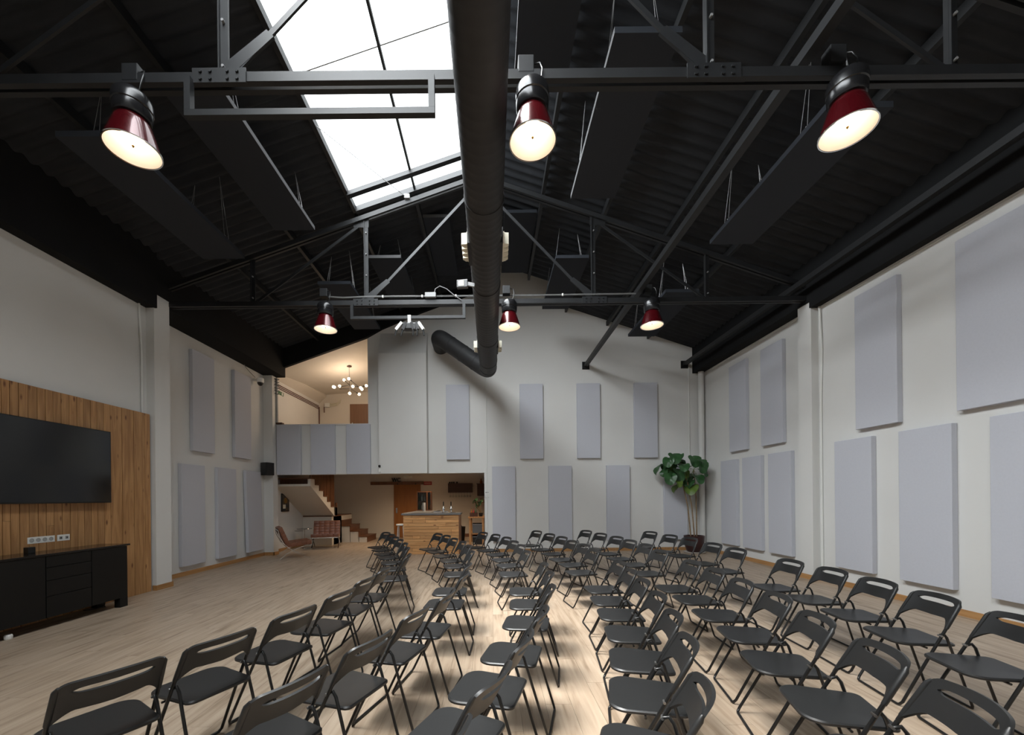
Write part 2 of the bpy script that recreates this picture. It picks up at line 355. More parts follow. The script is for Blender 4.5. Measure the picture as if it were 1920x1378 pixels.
dr2 = struct('door_2', ud, M['updoor']); B(-5.02, -4.98, 14.31, 14.36, 4.15, 4.28).build('handle', M['chrome'], dr2)
struct('trim_6', B(XL, -3.42, YB-0.02, YB+0.22, 3.58, 3.615), M['wall'])
# corner column at the right and conduits
cc = MB().tube([(5.80, 10.93, 0), (5.80, 10.93, 4.92)], 0.075, 12)
struct('trim_7', cc, M['wall'], 40)

# baseboards
sk = 0.085
struct('baseboard_right', MB().box(XR-0.016, XR, 7.306, YB, 0, sk), M['skirt'])
struct('baseboard_right', MB().box(5.644, 5.66, 6.974, 7.306, 0, sk).box(5.66, XR, 7.29, 7.306, 0, sk).box(5.66, XRn, 6.974, 6.99, 0, sk), M['skirt'])
struct('baseboard_right', B(XRn-0.016, XRn, YF, 6.974, 0, sk), M['skirt'])
struct('baseboard_back', B(-0.20, 5.90, YB-0.016, YB, 0, sk), M['skirt'])
struct('baseboard_left', MB().box(-5.70, -5.684, YP-0.016, 7.066, 0, sk).box(XLn+0.08, -5.70, YP-0.016, YP, 0, sk).box(XL, -5.70, 7.05, 7.066, 0, sk), M['skirt'])
struct('baseboard_left', B(XL, XL+0.016, 7.066, 10.84, 0, sk), M['skirt'])
struct('baseboard_left', MB().box(-5.97, -5.954, 10.824, YB+0.02, 0, sk).box(XL, -5.954, 10.824, 10.84, 0, sk), M['skirt'])
struct('baseboard_left', B(XL, XL+0.016, YB+0.02, 13.1, 0, sk), M['skirt'])
struct('baseboard_back', B(-4.35, -0.20, ALC_Y-0.016, ALC_Y, 0, sk+0.04), M['stairwood'])

# ------------------------------------------------------------------ roof
def corr(x0, x1, y0, y1):
    """corrugated sheet between two x positions of one slope; waves run down the slope"""
    mb = MB(); per = 0.177; amp = 0.024; st = per/8; ny = max(2, int(round((y1-y0)/st)))
    nx = 2; vs_ = []; fs = []
    for j in range(ny+1):
        y = y0+(y1-y0)*j/ny; dz = amp*math.sin(2*math.pi*y/per)
        for i in range(nx+1): x = x0+(x1-x0)*i/nx; vs_.append((x, y, roof_z(x)+dz+amp))
    for j in range(ny):
        for i in range(nx): a = j*(nx+1)+i; fs.append((a, a+1, a+nx+2, a+nx+1))
    k = len(vs_); top = [(x, y, z+0.03) for x, y, z in vs_]
    mb.add(vs_, fs); mb.add(top, [tuple(reversed(f)) for f in fs]); return mb
XE = 6.15; NOT0, NOT1, NOTY = -0.12, 1.78, 10.06
def roof_piece(x0, x1, y0, y1):
    # split the room-long slopes into lapped sheets, each a lifted-away piece of the ceiling
    return corr(x0, x1, y0, y1)
sheets = []
ceil = None
def sheet(x0, x1, y0, y1):
    global ceil
    mb = roof_piece(x0, x1, y0, y1)
    if ceil is None:
        ceil = mb.build('ceiling', M['roof'], None, 60, recalc=False); ceil['kind'] = 'structure'
    else: mb.build('roof_sheet', M['roof'], ceil, 60, recalc=False)
def sheets_run(xa, xb, ya, yb, cuts):
    xs = [xa]+[c for c in cuts if min(xa, xb) < c < max(xa, xb)]+[xb]
    for i in range(len(xs)-1): sheet(xs[i], xs[i+1], ya, yb)
sheets_run(RX, XE, YF, NOTY, [2.0, 4.1])
sheets_run(NOT1, XE, NOTY, YB+0.25, [4.1])
sheets_run(-6.45, SKY_X0, YF, YB+0.25, [-4.4])
sheets_run(SKY_X0, RX, SKY_Y1, YB+0.25, [])
sheets_run(SKY_X0, RX, YF, SKY_Y0, [])
struct('ceiling_shaft', MB().box(NOT0-0.05, NOT1+0.05, NOTY-0.05, YB+0.25, 8.35, 8.5), M['wall'])
struct('ceiling_shaft', MB().poly([(NOT0, roof_z(NOT0)+0.02), (NOT1, roof_z(NOT1)+0.02), (NOT1, 8.4), (NOT0, 8.4)], 'y', NOTY-0.05, NOTY).box(NOT1, NOT1+0.05, NOTY, YB+0.2, 6.98, 8.4).box(NOT0-0.05, NOT0, NOTY, YB+0.2, 7.4, 8.4), M['roof'])
# black ridge flashing strip, black fascia along the gable at the left
struct('trim_8', MB().bar((RX, YF, RZ-0.02), (RX, NOTY, RZ-0.02), 0.3, 0.03), M['roof'])
fm = MB()
fm.poly([(-6.3, 4.98), (-3.45, 5.97), (-3.45, 6.6), (-6.3, 5.65)], 'y', YB-0.10, YB-0.001)
fm.poly([(-3.45, 5.97), (-3.0, 6.22), (-1.97, 6.64), (-0.43, 7.19), (-0.12, 7.28), (-0.12, 7.56), (-3.45, 6.5)], 'y', YB-0.10, YB-0.001)
struct('trim_9', fm, M['beam'])
# skylight: curb, bars and panes
win = MB()
for x in (SKY_X0, -1.345, SKY_X1):
    w = 0.06 if x != -1.345 else 0.035
    win.bar((x, SKY_Y0, roof_z(x)-0.0), (x, SKY_Y1, roof_z(x)), w, 0.10 if x != -1.345 else 0.05)
for y, w in ((SKY_Y0, .08), (SKY_Y1, .08)):
    win.bar((SKY_X0, y, roof_z(SKY_X0)), (SKY_X1, y, roof_z(SKY_X1)), w, 0.09)
wf = struct('window_1', win, M['steel'])
for y, w, h in ((6.82, 0.09, 0.07), (3.0, 0.09, 0.07), (-0.5, .05, .05)):
    MB().bar((SKY_X0, y, roof_z(SKY_X0)-0.05), (SKY_X1, y, roof_z(SKY_X1)-0.05), w, h).build('glazing_bar', M['steel'], wf)
for y in (4.95,): MB().bar((SKY_X0, y, roof_z(SKY_X0)+0.02), (SKY_X1, y, roof_z(SKY_X1)+0.02), 0.014, 0.014).build('glazing_bar', M['grey'], wf)
ys = [SKY_Y0, -1.3, 1.0, 3.0, 4.95, 6.82, SKY_Y1]
for xa, xb in ((SKY_X0, -1.345), (-1.345, SKY_X1)):
    for i in range(len(ys)-1):
        MB().bar(((xa+xb)/2, ys[i]+.004, roof_z((xa+xb)/2)+0.05), ((xa+xb)/2, ys[i+1]-.004, roof_z((xa+xb)/2)+0.05), 0.01, 0.01)
        p = MB().add([(xa+.003, ys[i]+.003, roof_z(xa)+.05), (xb-.003, ys[i]+.003, roof_z(xb)+.05), (xb-.003, ys[i+1]-.003, roof_z(xb)+.05), (xa+.003, ys[i+1]-.003, roof_z(xa)+.05)], [(0,1,2,3)])
        p.build('pane', M['pane'], wf, recalc=False)

# eave beams
for nm, x0, x1, y0, y1, z0 in (('trim_10', 5.63, XR+0.02, 6.99, YB-0.0, 4.92), ('trim_11', 5.63, XR+0.02, YF, 6.99, 4.80),
                               ('trim_12', XL-0.02, -5.72, YP+0.02, YB, 4.92), ('trim_13', XL+0.1, -5.66, YF, YP+0.02, 4.80)):
    struct(nm, B(x0, x1, y0, y1, z0, 5.80), M['beam'])
struct('trim_14', MB().box(XRn-0.02, XRn+0.01, YF, 6.99, 4.765, 4.802), M['wall'])
struct('trim_15', MB().box(XR-0.02, XR+0.005, 7.29, YB, 4.885, 4.922), M['wall'])
# purlins
pur = None
for i, x in enumerate((1.0, 2.12, 3.27, 4.4, -3.6, -4.75)):
    y1 = NOTY+0.03 if i == 0 else YB
    mb = MB().box(x-0.03, x+0.03, YF, y1, roof_z(x)-0.125, roof_z(x)-0.005)
    tag(mb.build('roof_purlin', M['steel']), 'black steel purlin running the length of the roof, %s' % ['right slope, nearest the ridge', 'right slope, second from the ridge', 'right slope, third from the ridge', 'right slope, nearest the eave', 'left slope, first below the skylight', 'left slope, second below the skylight'][i], 'purlin', 'roof purlins')
for y0, y1, lab in ((SKY_Y1, YB, 'beyond the skylight, far end'),):
    for x, l2 in ((-1.345, 'upper'), (-2.44, 'lower')):
        tag(MB().box(x-0.03, x+0.03, y0+0.06, y1-0.1, roof_z(x)-0.125, roof_z(x)-0.005).build('roof_purlin', M['steel']), 'short black steel purlin on the left slope %s, %s one' % (lab, l2), 'purlin', 'roof purlins')
# long square tube rails ending on plates on the gable wall
def rail(x, lab):
    t = thing('ceiling_rail', lab, 'rail', (x, 0, 0), 0, 'square tube ceiling rails')
    MB().box(-0.045, 0.045, YF+.01, YB-0.02, 5.13, 5.22).build('tube', M['steel'], t)
    MB().box(-0.10, 0.10, YB-0.02, YB, 5.06, 5.27).build('end_plate', M['black'], t)
rail(2.66, 'long black square rail sloping across view to a plate on the back wall')
rail(5.41, 'black square rail running close beside the right eave beam')
# trusses
TX = [-0.17, 1.86, 3.89, -2.20, -4.23]
def truss(y, lab):
    t = thing('roof_truss', lab, 'truss', (0, y, 0), 0, 'steel roof trusses')
    zb, zr, kk = 5.005, 7.24, 0.345
    tz = lambda x: zr-kk*abs(x-RX)
    for dy in (-0.035, 0.035):
        MB().bar((-5.72, dy, zb), (5.68, dy, zb), 0.045, 0.08).build('bottom_chord', M['steel'], t)
        MB().bar((RX, dy, tz(RX)), (-5.8, dy, tz(-5.8)), 0.04, 0.075).build('top_chord', M['steel'], t)
        MB().bar((RX, dy, tz(RX)), (5.7, dy, tz(5.7)), 0.04, 0.075).build('top_chord', M['steel'], t)
    for x in TX[1:]:
        v = MB(); v.bar((x-0.03, 0, zb), (x-0.03, 0, tz(x)), 0.012, 0.06, (0,1,0)); v.bar((x, 0, zb), (x, 0, tz(x)), 0.075, 0.02, (0,1,0)); vo = v.build('vertical', M['steel'], t)
        for z in [zb+0.12+i*0.38 for i in range(6)]:
            if z < tz(x)-.05: MB().tube([(x+0.005, -0.035, z), (x+0.005, 0.0, z)], 0.012, 6).build('bolt', M['grey'], vo)
    for a, b_ in (((RX, tz(RX)-0.1), (TX[3]+0.05, zb+.05)), ((RX, tz(RX)-0.1), (TX[1]-0.05, zb+.05)), ((TX[3], tz(TX[3])-.05), (TX[4]+.05, zb+.05)), ((TX[1], tz(TX[1])-.05), (TX[2]-.05, zb+.05))):
        MB().bar((a[0], 0.0, a[1]), (b_[0], 0.0, b_[1]), 0.02, 0.045).build('diagonal', M['steel'], t)
    for s, x in ((1, TX[3]), (-1, TX[1])):
        MB().poly([(x-0.03*s, zb-0.02), (x+0.42*s, zb+0.38), (x+0.36*s, zb+0.44), (x-0.03*s, zb+0.13), (x-.3*s, zb-.02)], 'y', -0.012, 0.012).build('gusset_plate', M['steel'], t)
        MB().poly([(x-0.22*s, tz(x)-0.17), (x+0.05*s, tz(x)-0.17), (x+0.05*s, tz(x)), (x-0.22*s, tz(x)-0.06)], 'y', -0.012, 0.012).build('gusset_plate', M['steel'], t)
        g = MB().bar((x-0.22, -0.066, zb), (x+0.22, -0.066, zb), 0.01, 0.12); go = g.build('splice_plate', M['steel'], t)
        for i in (-.15, -.07, .07, .15):
            for j in (-.03, .03): MB().tube([(x+i, -0.082, zb+j), (x+i, -0.07, zb+j)], 0.014, 6).build('bolt', M['steel'], go)
    return t
truss(3.32, 'black steel roof truss nearest the camera, crossing below the skylight')
truss(7.10, 'black steel roof truss farther away, just beyond the end of the skylight')
# hanging U frames under the trusses
def uframe(y, lab, z0):
    t = thing('hanging_frame', lab, 'frame', (0, y, 0), 0, 'hanging pipe frames')
    MB().bar((-2.46, 0, z0), (-0.43, 0, z0), 0.05, 0.05).build('crossbar', M['steel'], t)
    for x in (-2.435, -0.455): MB().bar((x, 0, z0+0.026), (x, 0, 4.964), 0.05, 0.05).build('hanger', M['steel'], t)
uframe(3.235, 'black U-shaped pipe frame below the near truss, in front of the skylight', 4.665)
uframe(7.015, 'black U-shaped pipe frame below the far truss, holding the multi-head spotlight', 4.715)

# ------------------------------------------------------------------ spiral duct
dz, dr, dx = 4.72, 0.207, -0.05
t = thing('ventilation_duct', 'large black spiral air duct running along the ridge and elbowing at the back wall', 'duct', (dx, 0, 0))
pts = []; rs = []; y = YF+0.3; i = 0
while y < 9.72:
    pts += [(0, y, dz), (0, y+0.012, dz), (0, y+0.024, dz)]; rs += [dr, dr+0.0016, dr]; y += 0.105
MB().tube(pts, rs, 40).build('straight_run', M['duct'], t, 50)
p0 = Vector((0, 9.70, dz)); pa = Vector((0, 10.02, dz)); pb = Vector((-1.30, 10.35, 5.73)); pc = Vector((-1.32, YB, 5.73))
def bend(a, c, b_, r=0.22, n=8):
    u = (a-c).normalized(); w = (b_-c).normalized(); s = c+u*r; e = c+w*r
    return [s*(1-k/n)**2+c*2*(k/n)*(1-k/n)+e*(k/n)**2 for k in range(n+1)]
path = [p0]+bend(p0, pa, pb, 0.26)+bend(pa, pb, pc, 0.22)+[pc]
MB().tube(path, dr+0.004, 32).build('elbow_run', M['duct'], t, 50)
for q in (0.25, 0.5, 0.75):
    c = pa.lerp(pb, q); d = (pb-pa).normalized(); MB().tube([c-d*0.012, c+d*0.012], dr+0.010, 32).build('collar', M['duct'], t, 50)
for yy in (2.3, 4.2, 5.9, 7.9, 9.2):
    MB().tube([(0, yy, dz), (0, yy+0.05, dz)], dr+0.008, 40).build('collar', M['duct'], t, 50)
    MB().tube([(0, yy+0.025, dz+dr), (0, yy+0.025, RZ-0.1)], 0.005, 6).build('hanger_rod', M['steel'], t)
# scoop grilles on the duct
def grille(y0, y1, s):
    g = MB(); n = 4; L_ = (y1-y0)/n; x0 = s*(dr+0.0)
    g.box(x0-0.02, x0+0.03, y0, y1, dz-0.075, dz+0.075)
    for i in range(n):
        ya = y0+i*L_; prof = [(x0, ya+.01), (x0+s*0.085, ya+L_*0.2), (x0+s*0.088, ya+L_*0.55), (x0+s*0.05, ya+L_*0.97), (x0, ya+L_*0.97)]
        g.poly(prof, 'z', dz-0.07, dz+0.07)
    go = g.build('air_scoop', M['cream'], t); go['label'] = 'cream plastic air scoop with four louvres'
    MB().box(x0-s*0.03, x0+s*0.012, y0-0.05, y1+0.05, dz-0.095, dz+0.095).build('scoop_frame', M['steel'], t)
for s in (-1, 1): grille(4.88, 5.26, s); grille(8.26, 8.56, s)
# floodlight clipped to the duct
t = thing('floodlight', 'small grey square floodlight clipped to the left side of the black duct', 'floodlight', (-0.37, 5.72, 4.60), R(-8))
MB().box(-0.10, 0.06, -0.03, 0.03, -0.055, 0.055, ch=0.008).build('housing', M['dgrey'], t)
MB().box(-0.075, 0.005, -0.036, -0.03, -0.036, 0.036).build('lens', M['led'], t)
MB().bar((0.05, 0, 0), (0.16, 0, -0.03), 0.03, 0.05).build('bracket', M['grey'], t)

# ------------------------------------------------------------------ hanging acoustic baffles
def baffle(x0, y0, z, lab, ed='', L_=2.08, w=0.64):
    t = thing('ceiling_baffle', lab, 'acoustic panel', (x0, y0, z), 0, 'black baffles hung below the roof')
    MB().box(0, w, 0, L_, -0.03, 0.03).build('panel', M['baffle'], t)
    if 'f' in ed: MB().box(0.0, w, -0.003, 0.0, -0.029, 0.029).build('lit_edge_strip', M['edge'], t)  # added strips paint the edges that catch the skylight paler
    if 'l' in ed: MB().box(-0.003, 0.0, 0, L_, -0.029, 0.029).build('lit_edge_strip', M['edge'], t)
    if 'r' in ed: MB().box(w, w+0.003, 0, L_, -0.029, 0.029).build('lit_edge_strip', M['edge'], t)
    for x in (0.04, w-0.04):
        for y in (0.35, L_-0.35):
            tx = x+(0.10 if x < 0.3 else -0.10)
            top = roof_z(x0+tx)-z-0.06
            MB().tube([(x, y-0.05, 0.03), (tx, y, top)], 0.0028, 5).build('wire', M['wire'], t)
            MB().tube([(x, y+0.05, 0.03), (tx, y, top)], 0.0028, 5).build('wire', M['wire'], t)
            MB().lathe([(0.012, 0), (0.012, 0.04)], 8, (x, y-0.045, 0.03)).build('hook', M['wire'], t)
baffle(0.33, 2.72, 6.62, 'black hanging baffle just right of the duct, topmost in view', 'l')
baffle(1.21, 3.75, 5.93, 'black hanging baffle right of the centre lamp, left edge painted as skylit', 'l')
baffle(3.30, 3.85, 5.30, 'black hanging baffle behind the near right lamp')
baffle(-3.47, 4.20, 5.92, 'black hanging baffle left of the skylight with its right edge painted as skylit', 'r', 2.24)
baffle(-4.42, 4.05, 5.28, 'black hanging baffle behind the near left lamp')
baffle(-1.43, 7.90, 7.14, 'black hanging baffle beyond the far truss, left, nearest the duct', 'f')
baffle(-2.40, 7.90, 6.34, 'black hanging baffle beyond the far truss, left, front edge painted skylit, below the other', 'f')
baffle(-3.36, 7.75, 5.75, 'black hanging baffle behind the far left lamp')
baffle(0.30, 7.78, 7.13, 'black hanging baffle beyond the far truss, just right of the duct')
baffle(1.29, 7.68, 6.17, 'black hanging baffle beyond the far truss, crossing the top of the back wall')
baffle(3.35, 7.55, 5.42, 'black hanging baffle behind the far right lamp')

# ------------------------------------------------------------------ pendant lamps
def make_lamp(x, y, z, lab):
    t = thing('pendant_lamp', lab, 'lamp', (x, y, z), 0, 'red bell lamps under the trusses')
    outer = [(0.098, 0.250), (0.112, 0.235), (0.128, 0.20), (0.147, 0.14), (0.166, 0.08), (0.181, 0.03), (0.188, 0.006), (0.190, 0.0)]
    inner = [(0.184, 0.0), (0.179, 0.010), (0.170, 0.04), (0.150, 0.10), (0.132, 0.155), (0.108, 0.21), (0.05, 0.232), (0.0, 0.234)]
    MB().lathe(list(outer)+[(0.184, 0.0)], 48, cap=False).build('shade', M['red'], t, 40)
    MB().lathe(inner, 48, cap=False).build('reflector', M['reflector'], t, 40, recalc=False)
    MB().lathe([(0.184, -0.004), (0.192, -0.004), (0.195, 0.003), (0.188, 0.008)], 48, cap=False).build('rim', M['chrome'], t, 40)
    MB().lathe([(0.09, 0.240), (0.122, 0.246), (0.130, 0.262), (0.134, 0.32), (0.128, 0.325), (0.128, 0.332), (0.136, 0.338), (0.137, 0.385), (0.130, 0.42), (0.108, 0.448), (0.07, 0.465), (0.02, 0.47)], 40).build('housing', M['lampblk'], t, 40)
    h = MB().tube([(0, 0, 0.46), (0, 0, 0.485)], 0.012, 8); h.bar((-0.03, 0, 0.488), (0.03, 0.0, 0.488), 0.05, 0.012); h.build('hook', M['steel'], t)
    b = MB().lathe([(0.0, 0.040), (0.030, 0.045), (0.054, 0.065), (0.060, 0.10), (0.052, 0.145), (0.034, 0.185), (0.030, 0.232)], 20); bo = b.build('bulb', M['bulb'], t, 60)
    MB().lathe([(0.0, 0.020), (0.010, 0.032), (0.012, 0.038), (0.0, 0.042)], 8).build('bulb_tip', M['brass'], bo)
    l = bpy.data.lights.new('bulb_light', 'POINT'); l.energy = 1.0; l.color = (1.0, 0.80, 0.60); l.shadow_soft_size = 0.08
    lo = bpy.data.objects.new('bulb_light', l); COL.objects.link(lo); lo.parent = t; lo.location = (0, 0, -0.10)
    # junction box on the chord above with a short cable
    MB().box(-0.11, 0.02, 0.02, 0.12, 0.60, 0.74, ch=0.006).build('ballast_box', M['steel'], t)
    MB().tube([(0.02, 0.06, 0.70), (0.07, 0.03, 0.68), (0.085, 0.0, 0.60), (0.075, -0.01, 0.52), (0.05, 0, 0.46)], 0.006, 6).build('cable', M['cable'] if False else M['blktube'], t, 60)
    return t
LZ = 4.47
make_lamp(-2.90, 3.24, 4.385, 'red bell lamp under the near truss, left of the skylight')
make_lamp(0.365, 3.24, 4.42, 'red bell lamp under the near truss, just right of the duct')
make_lamp(2.92, 3.22, 4.46, 'red bell lamp under the near truss, far right')
make_lamp(-2.88, 6.95, 4.49, 'small-looking red bell lamp under the far truss, at the left')
make_lamp(0.34, 6.90, 4.48, 'small-looking red bell lamp under the far truss, touching the duct')
make_lamp(2.84, 6.95, 4.50, 'small-looking red bell lamp under the far truss, at the right')
# cable run along the far chord, power outlets, loop cable
t = thing('cable_run', 'pale cables tied along the top of the far truss chord', 'cable', (0, 7.05, 5.10))
for dz_ in (0.0, 0.015):
    MB().tube([(-2.98, 0, 0.02+dz_), (-2.6, 0, -0.01+dz_), (-2.2, -0.01, 0.0+dz_), (-1.6, 0, 0.005+dz_), (-0.9, 0, 0.0+dz_), (-0.3, 0, 0.0+dz_), (0.8, 0, 0.0+dz_), (2.6, 0, 0.01+dz_)], 0.006, 6).build('cable', M['cable'], t, 60)
for x in (-1.9, -1.2, -0.6, 1.3): MB().lathe([(0.016, -0.01), (0.016, 0.03)], 8, (x, 0, 0)).build('cable_tie', M['white'], t)
t = thing('loop_cable', 'white cable arching from the socket box down to the hanging frame', 'cable', (-0.98, 7.02, 5.12))
MB().tube([(0, 0, 0.0), (0.02, 0, 0.10), (0.10, 0, 0.15), (0.22, 0, 0.10), (0.36, 0, -0.02), (0.48, 0, -0.10)], 0.008, 6).build('cable', M['cable'], t, 60)
MB().box(-0.16, 0.03, -0.03, 0.03, -0.05, 0.03, ch=0.004).build('socket_box', M['grey'], t)
# multi-head spotlight
t = thing('multi_spotlight', 'multi-arm stage light with white and black heads hanging from the pipe frame', 'stage light', (-1.42, 7.015, 4.69))
MB().box(-0.03, 0.03, -0.03, 0.03, -0.10, 0.06, ch=0.004).build('clamp', M['lgrey'], t)
MB().box(-0.12, 0.13, -0.06, 0.06, -0.20, -0.08, ch=0.02).build('body', M['black'], t)
for i, (x, dx_) in enumerate(((-0.13, -0.10), (-0.06, -0.05), (0.04, 0.05), (0.13, 0.03), (0.17, 0.09))):
    MB().bar((x, -0.05, -0.08), (x+dx_, -0.08, -0.22), 0.04, 0.045).build('head_cover', M['white'] if i in (0, 4) else M['dgrey'], t)
    MB().tube([(x+dx_*0.8, -0.07, -0.20), (x+dx_*1.1-0.02*(i in (1, 2, 3)), -0.09, -0.33)], [0.02, 0.012], 8).build('head', M['black'], t)

tag(MB().tube([(-2.47, 5.50, 6.77), (-1.44, 7.06, 6.86)], 0.005, 6).build('brace_wire', M['wire']), 'thin steel wire crossing the skylight down to the far truss', 'wire')
tag(MB().box(-1.49, -1.40, 7.0, 7.06, 6.83, 6.90).build('wire_clamp', M['lgrey']), 'small pale clamp where the wire meets the far truss', 'clamp')
# ------------------------------------------------------------------ acoustic wall panels
PWD, PHT, PTH = 0.642, 2.076, 0.075
def wpanel(side, c, z, lab, w=PWD, h=PHT, tilt=0.0, wallp=None):
    """c: lower coordinate along the wall; z: bottom"""
    mb = MB()
    if side == 'b': mb.box(0, w, -PTH, 0, 0, h, ch=0.006); loc = (c, (wallp or YB)-0.004, z)
    elif side == 'r': mb.box(-PTH, 0, 0, w, 0, h, ch=0.006); loc = ((wallp or XR)-0.004, c, z)
    else: mb.box(0, PTH, 0, w, 0, h, ch=0.006); loc = ((wallp or XL)+0.004, c, z)
    o = mb.build('acoustic_panel', M['fabric']); o.location = loc
    if tilt: o.rotation_euler = (0, tilt, 0); o.location.x += h*abs(math.sin(tilt))
    return tag(o, lab, 'acoustic panel', {'b': 'grey panels on the back wall', 'r': 'grey panels on the right wall', 'l': 'grey panels on the left wall'}[side])
for x, l in ((-1.24, 'left of duct end, above bar opening'), (0.805, 'first to the right of the duct end'), (2.39, 'above and between the middle lower panels'), (3.977, 'above the potted plant, nearest the right corner')):
    wpanel('b', x, 2.58, 'pale grey panel, upper row of back wall, '+l)
for x, l in ((0.02, 'beside the bar opening'), (1.583, 'second from the bar opening'), (3.19, 'third from the bar opening'), (4.78, 'behind the potted plant')):
    wpanel('b', x, 0.30, 'pale grey panel, lower row of back wall, '+l)
for i, (x0, x1) in enumerate(((-5.94, -5.28), (-5.00, -4.33), (-4.01, -3.35))):
    wpanel('b', x0, 2.205, 'short pale grey panel on the balcony front, '+['leftmost', 'middle', 'rightmost beside the boxed pier'][i], w=x1-x0, h=1.385)
for y, l in ((9.46, 'deepest in the corner behind the plant'), (8.60, 'middle of the far three'), (7.735, 'far side of the pilaster')):
    wpanel('r', y, 0.30, 'pale grey panel, lower row of right wall, '+l)
for y, l in ((9.08, 'nearest the back corner'), (7.94, 'just beyond the pilaster')):
    wpanel('r', y, 2.565, 'pale grey panel, upper row of right wall, '+l)
for y, l in ((5.96, 'first on the near side of the pilaster'), (4.92, 'second on the near side of the pilaster'), (3.90, 'cut by the right picture edge')):
    wpanel('r', y, 0.31, 'pale grey panel, lower row of right wall, '+l, wallp=XRn)
for y, l in ((5.57, 'first on the near side of the pilaster'), (4.22, 'large in view at the right picture edge')):
    wpanel('r', y, 2.52, 'pale grey panel, upper row of right wall, '+l, wallp=XRn)
for y, l, tl in ((7.86, 'nearest the wooden wall', 0), (8.90, 'middle of the three', 0), (9.92, 'leaning out at the bottom, nearest the armchair', 1)):
    wpanel('l', y, 0.20, 'pale grey panel, lower row of left wall, '+l, h=2.06, tilt=R(-1.6)*tl)
for y, l in ((8.18, 'nearer the wooden wall'), (9.52, 'nearer the balcony')):
    wpanel('l', y, 2.55, 'pale grey panel, upper row of left wall, '+l, h=2.1)

# ------------------------------------------------------------------ pine wall with television
t = thing('pine_cladding', 'tall wall cladding of vertical orange pine boards behind the television', 'wall cladding', (XLn+0.02, 0, 0))
B(-0.015, 0.045, 3.0, 6.69, 0.0, 2.965).build('backing', M['darkwood'], t)
edges = [6.69, 6.58, 6.38, 6.18, 5.99, 5.89, 5.79, 5.70, 5.60, 5.51, 5.41, 5.31, 5.21, 5.12, 5.03, 4.93, 4.83, 4.74, 4.66]
e = 4.66
while e > 3.05: e -= random.choice((0.09, 0.1, 0.11)); edges.append(e)
for i in range(len(edges)-1):
    cut = random.choice((0, 0, 0, random.uniform(0.7, 2.4)))
    zz = [0.0, 2.98] if not cut else [0.0, cut, 2.98]
    for a, b_ in zip(zz, zz[1:]):
        d = random.uniform(0, 0.004)
        B(0.045, 0.066+d, edges[i+1]+0.0035, edges[i]-0.0035, a+0.0015, b_-0.0015).build('board', M['pine'], t)
t = thing('television', 'very large black flat television on the pine wall, cut by the left edge', 'television', (-5.765, 5.0, 1.5))
B(0.04, 0.10, -0.96, 0.91, 0.0, 1.055, ch=0.006).build('bezel', M['black'], t)
B(0.098, 0.102, -0.945, 0.895, 0.018, 1.043).build('screen', M['screen'], t)
B(0.018, 0.05, -0.35, 0.30, 0.3, 0.75).build('wall_mount', M['steel'], t)
t = thing('socket_strip', 'long white strip of four power sockets on the pine boards', 'socket', (-5.762, 4.905, 1.0))
so = B(0, 0.012, 0, 0.31, 0, 0.082, ch=0.002).build('plate', M['white'], t)
for i in range(4): MB().lathe([(0.024, 0), (0.026, 0.004), (0.02, 0.0045), (0.018, 0.001)], 16).xf(Matrix.Translation((0.012, 0.045+i*0.073, 0.041)) @ Matrix.Rotation(R(90), 4, 'Y')).build('outlet', M['lgrey'], so, 40)
t = thing('socket_plate', 'short white double wall plate right of the socket strip', 'socket', (-5.762, 5.245, 1.0))
so = B(0, 0.012, 0, 0.155, 0, 0.082, ch=0.002).build('plate', M['white'], t)
for i in range(2): B(0.012, 0.015, 0.025+i*0.075, 0.06+i*0.075, 0.022, 0.06).build('outlet', M['grey'], so)
for i in range(2): B(0.015, 0.017, 0.036+i*0.075, 0.050+i*0.075, 0.034, 0.048).build('jack', M['black'], so)
# sideboard
t = thing('sideboard', 'long low black sideboard under the television', 'cabinet', (-5.73, 3.3, 0))
W = 2.49; D = 0.41
B(0.0, D-0.02, 0.0, W-0.01, 0.13, 0.875).build('body', M['cab'], t)
B(-0.005, D+0.01, -0.01, W+0.03, 0.875, 0.90, ch=0.003).build('top', M['cabtop'], t)
B(D-0.02, D, 0.01, 1.42, 0.135, 0.87, ch=0.002).build('door', M['cab'], t)
for z0, z1 in ((0.135, 0.385), (0.392, 0.575), (0.582, 0.73), (0.737, 0.87)):
    d = B(D-0.02, D, 1.43, 1.96, z0, z1, ch=0.002).build('drawer', M['cab'], t); B(D-0.004, D+0.002, 1.85, 1.92, z1-0.012, z1-0.006).build('finger_pull', M['steel'], d)
B(D-0.02, D, 1.97, W-0.01, 0.135, 0.87, ch=0.002).build('door', M['cab'], t)
for y in (0.0, W-0.13):
    for x in (0.0, D-0.08): B(x, x+0.08, y, y+0.12, 0.0, 0.135).build('leg', M['cab'], t)
t = thing('desk_clock', 'small black box standing on the sideboard below the sockets', 'clock', (-5.60, 4.80, 0.90))
B(-0.03, 0.03, -0.04, 0.04, 0, 0.075, ch=0.006).build('case', M['black'], t)
tag(MB().lathe([(0.03, 0), (0.035, 0.012), (0.035, 0.04), (0.028, 0.055)], 16, (-5.38, 4.40, 0)).build('floor_knob', M['white']), 'small white round object on the floor under the sideboard edge', 'knob')
tag(MB().tube([(-5.68, 5.50, 0.012), (-5.60, 5.55, 0.012), (-5.55, 5.68, 0.012), (-5.62, 5.74, 0.012), (-5.68, 5.66, 0.012)], 0.006, 6).build('power_cord', M['black'], None, 60), 'thin black cord looped on the floor under the sideboard end', 'cord')

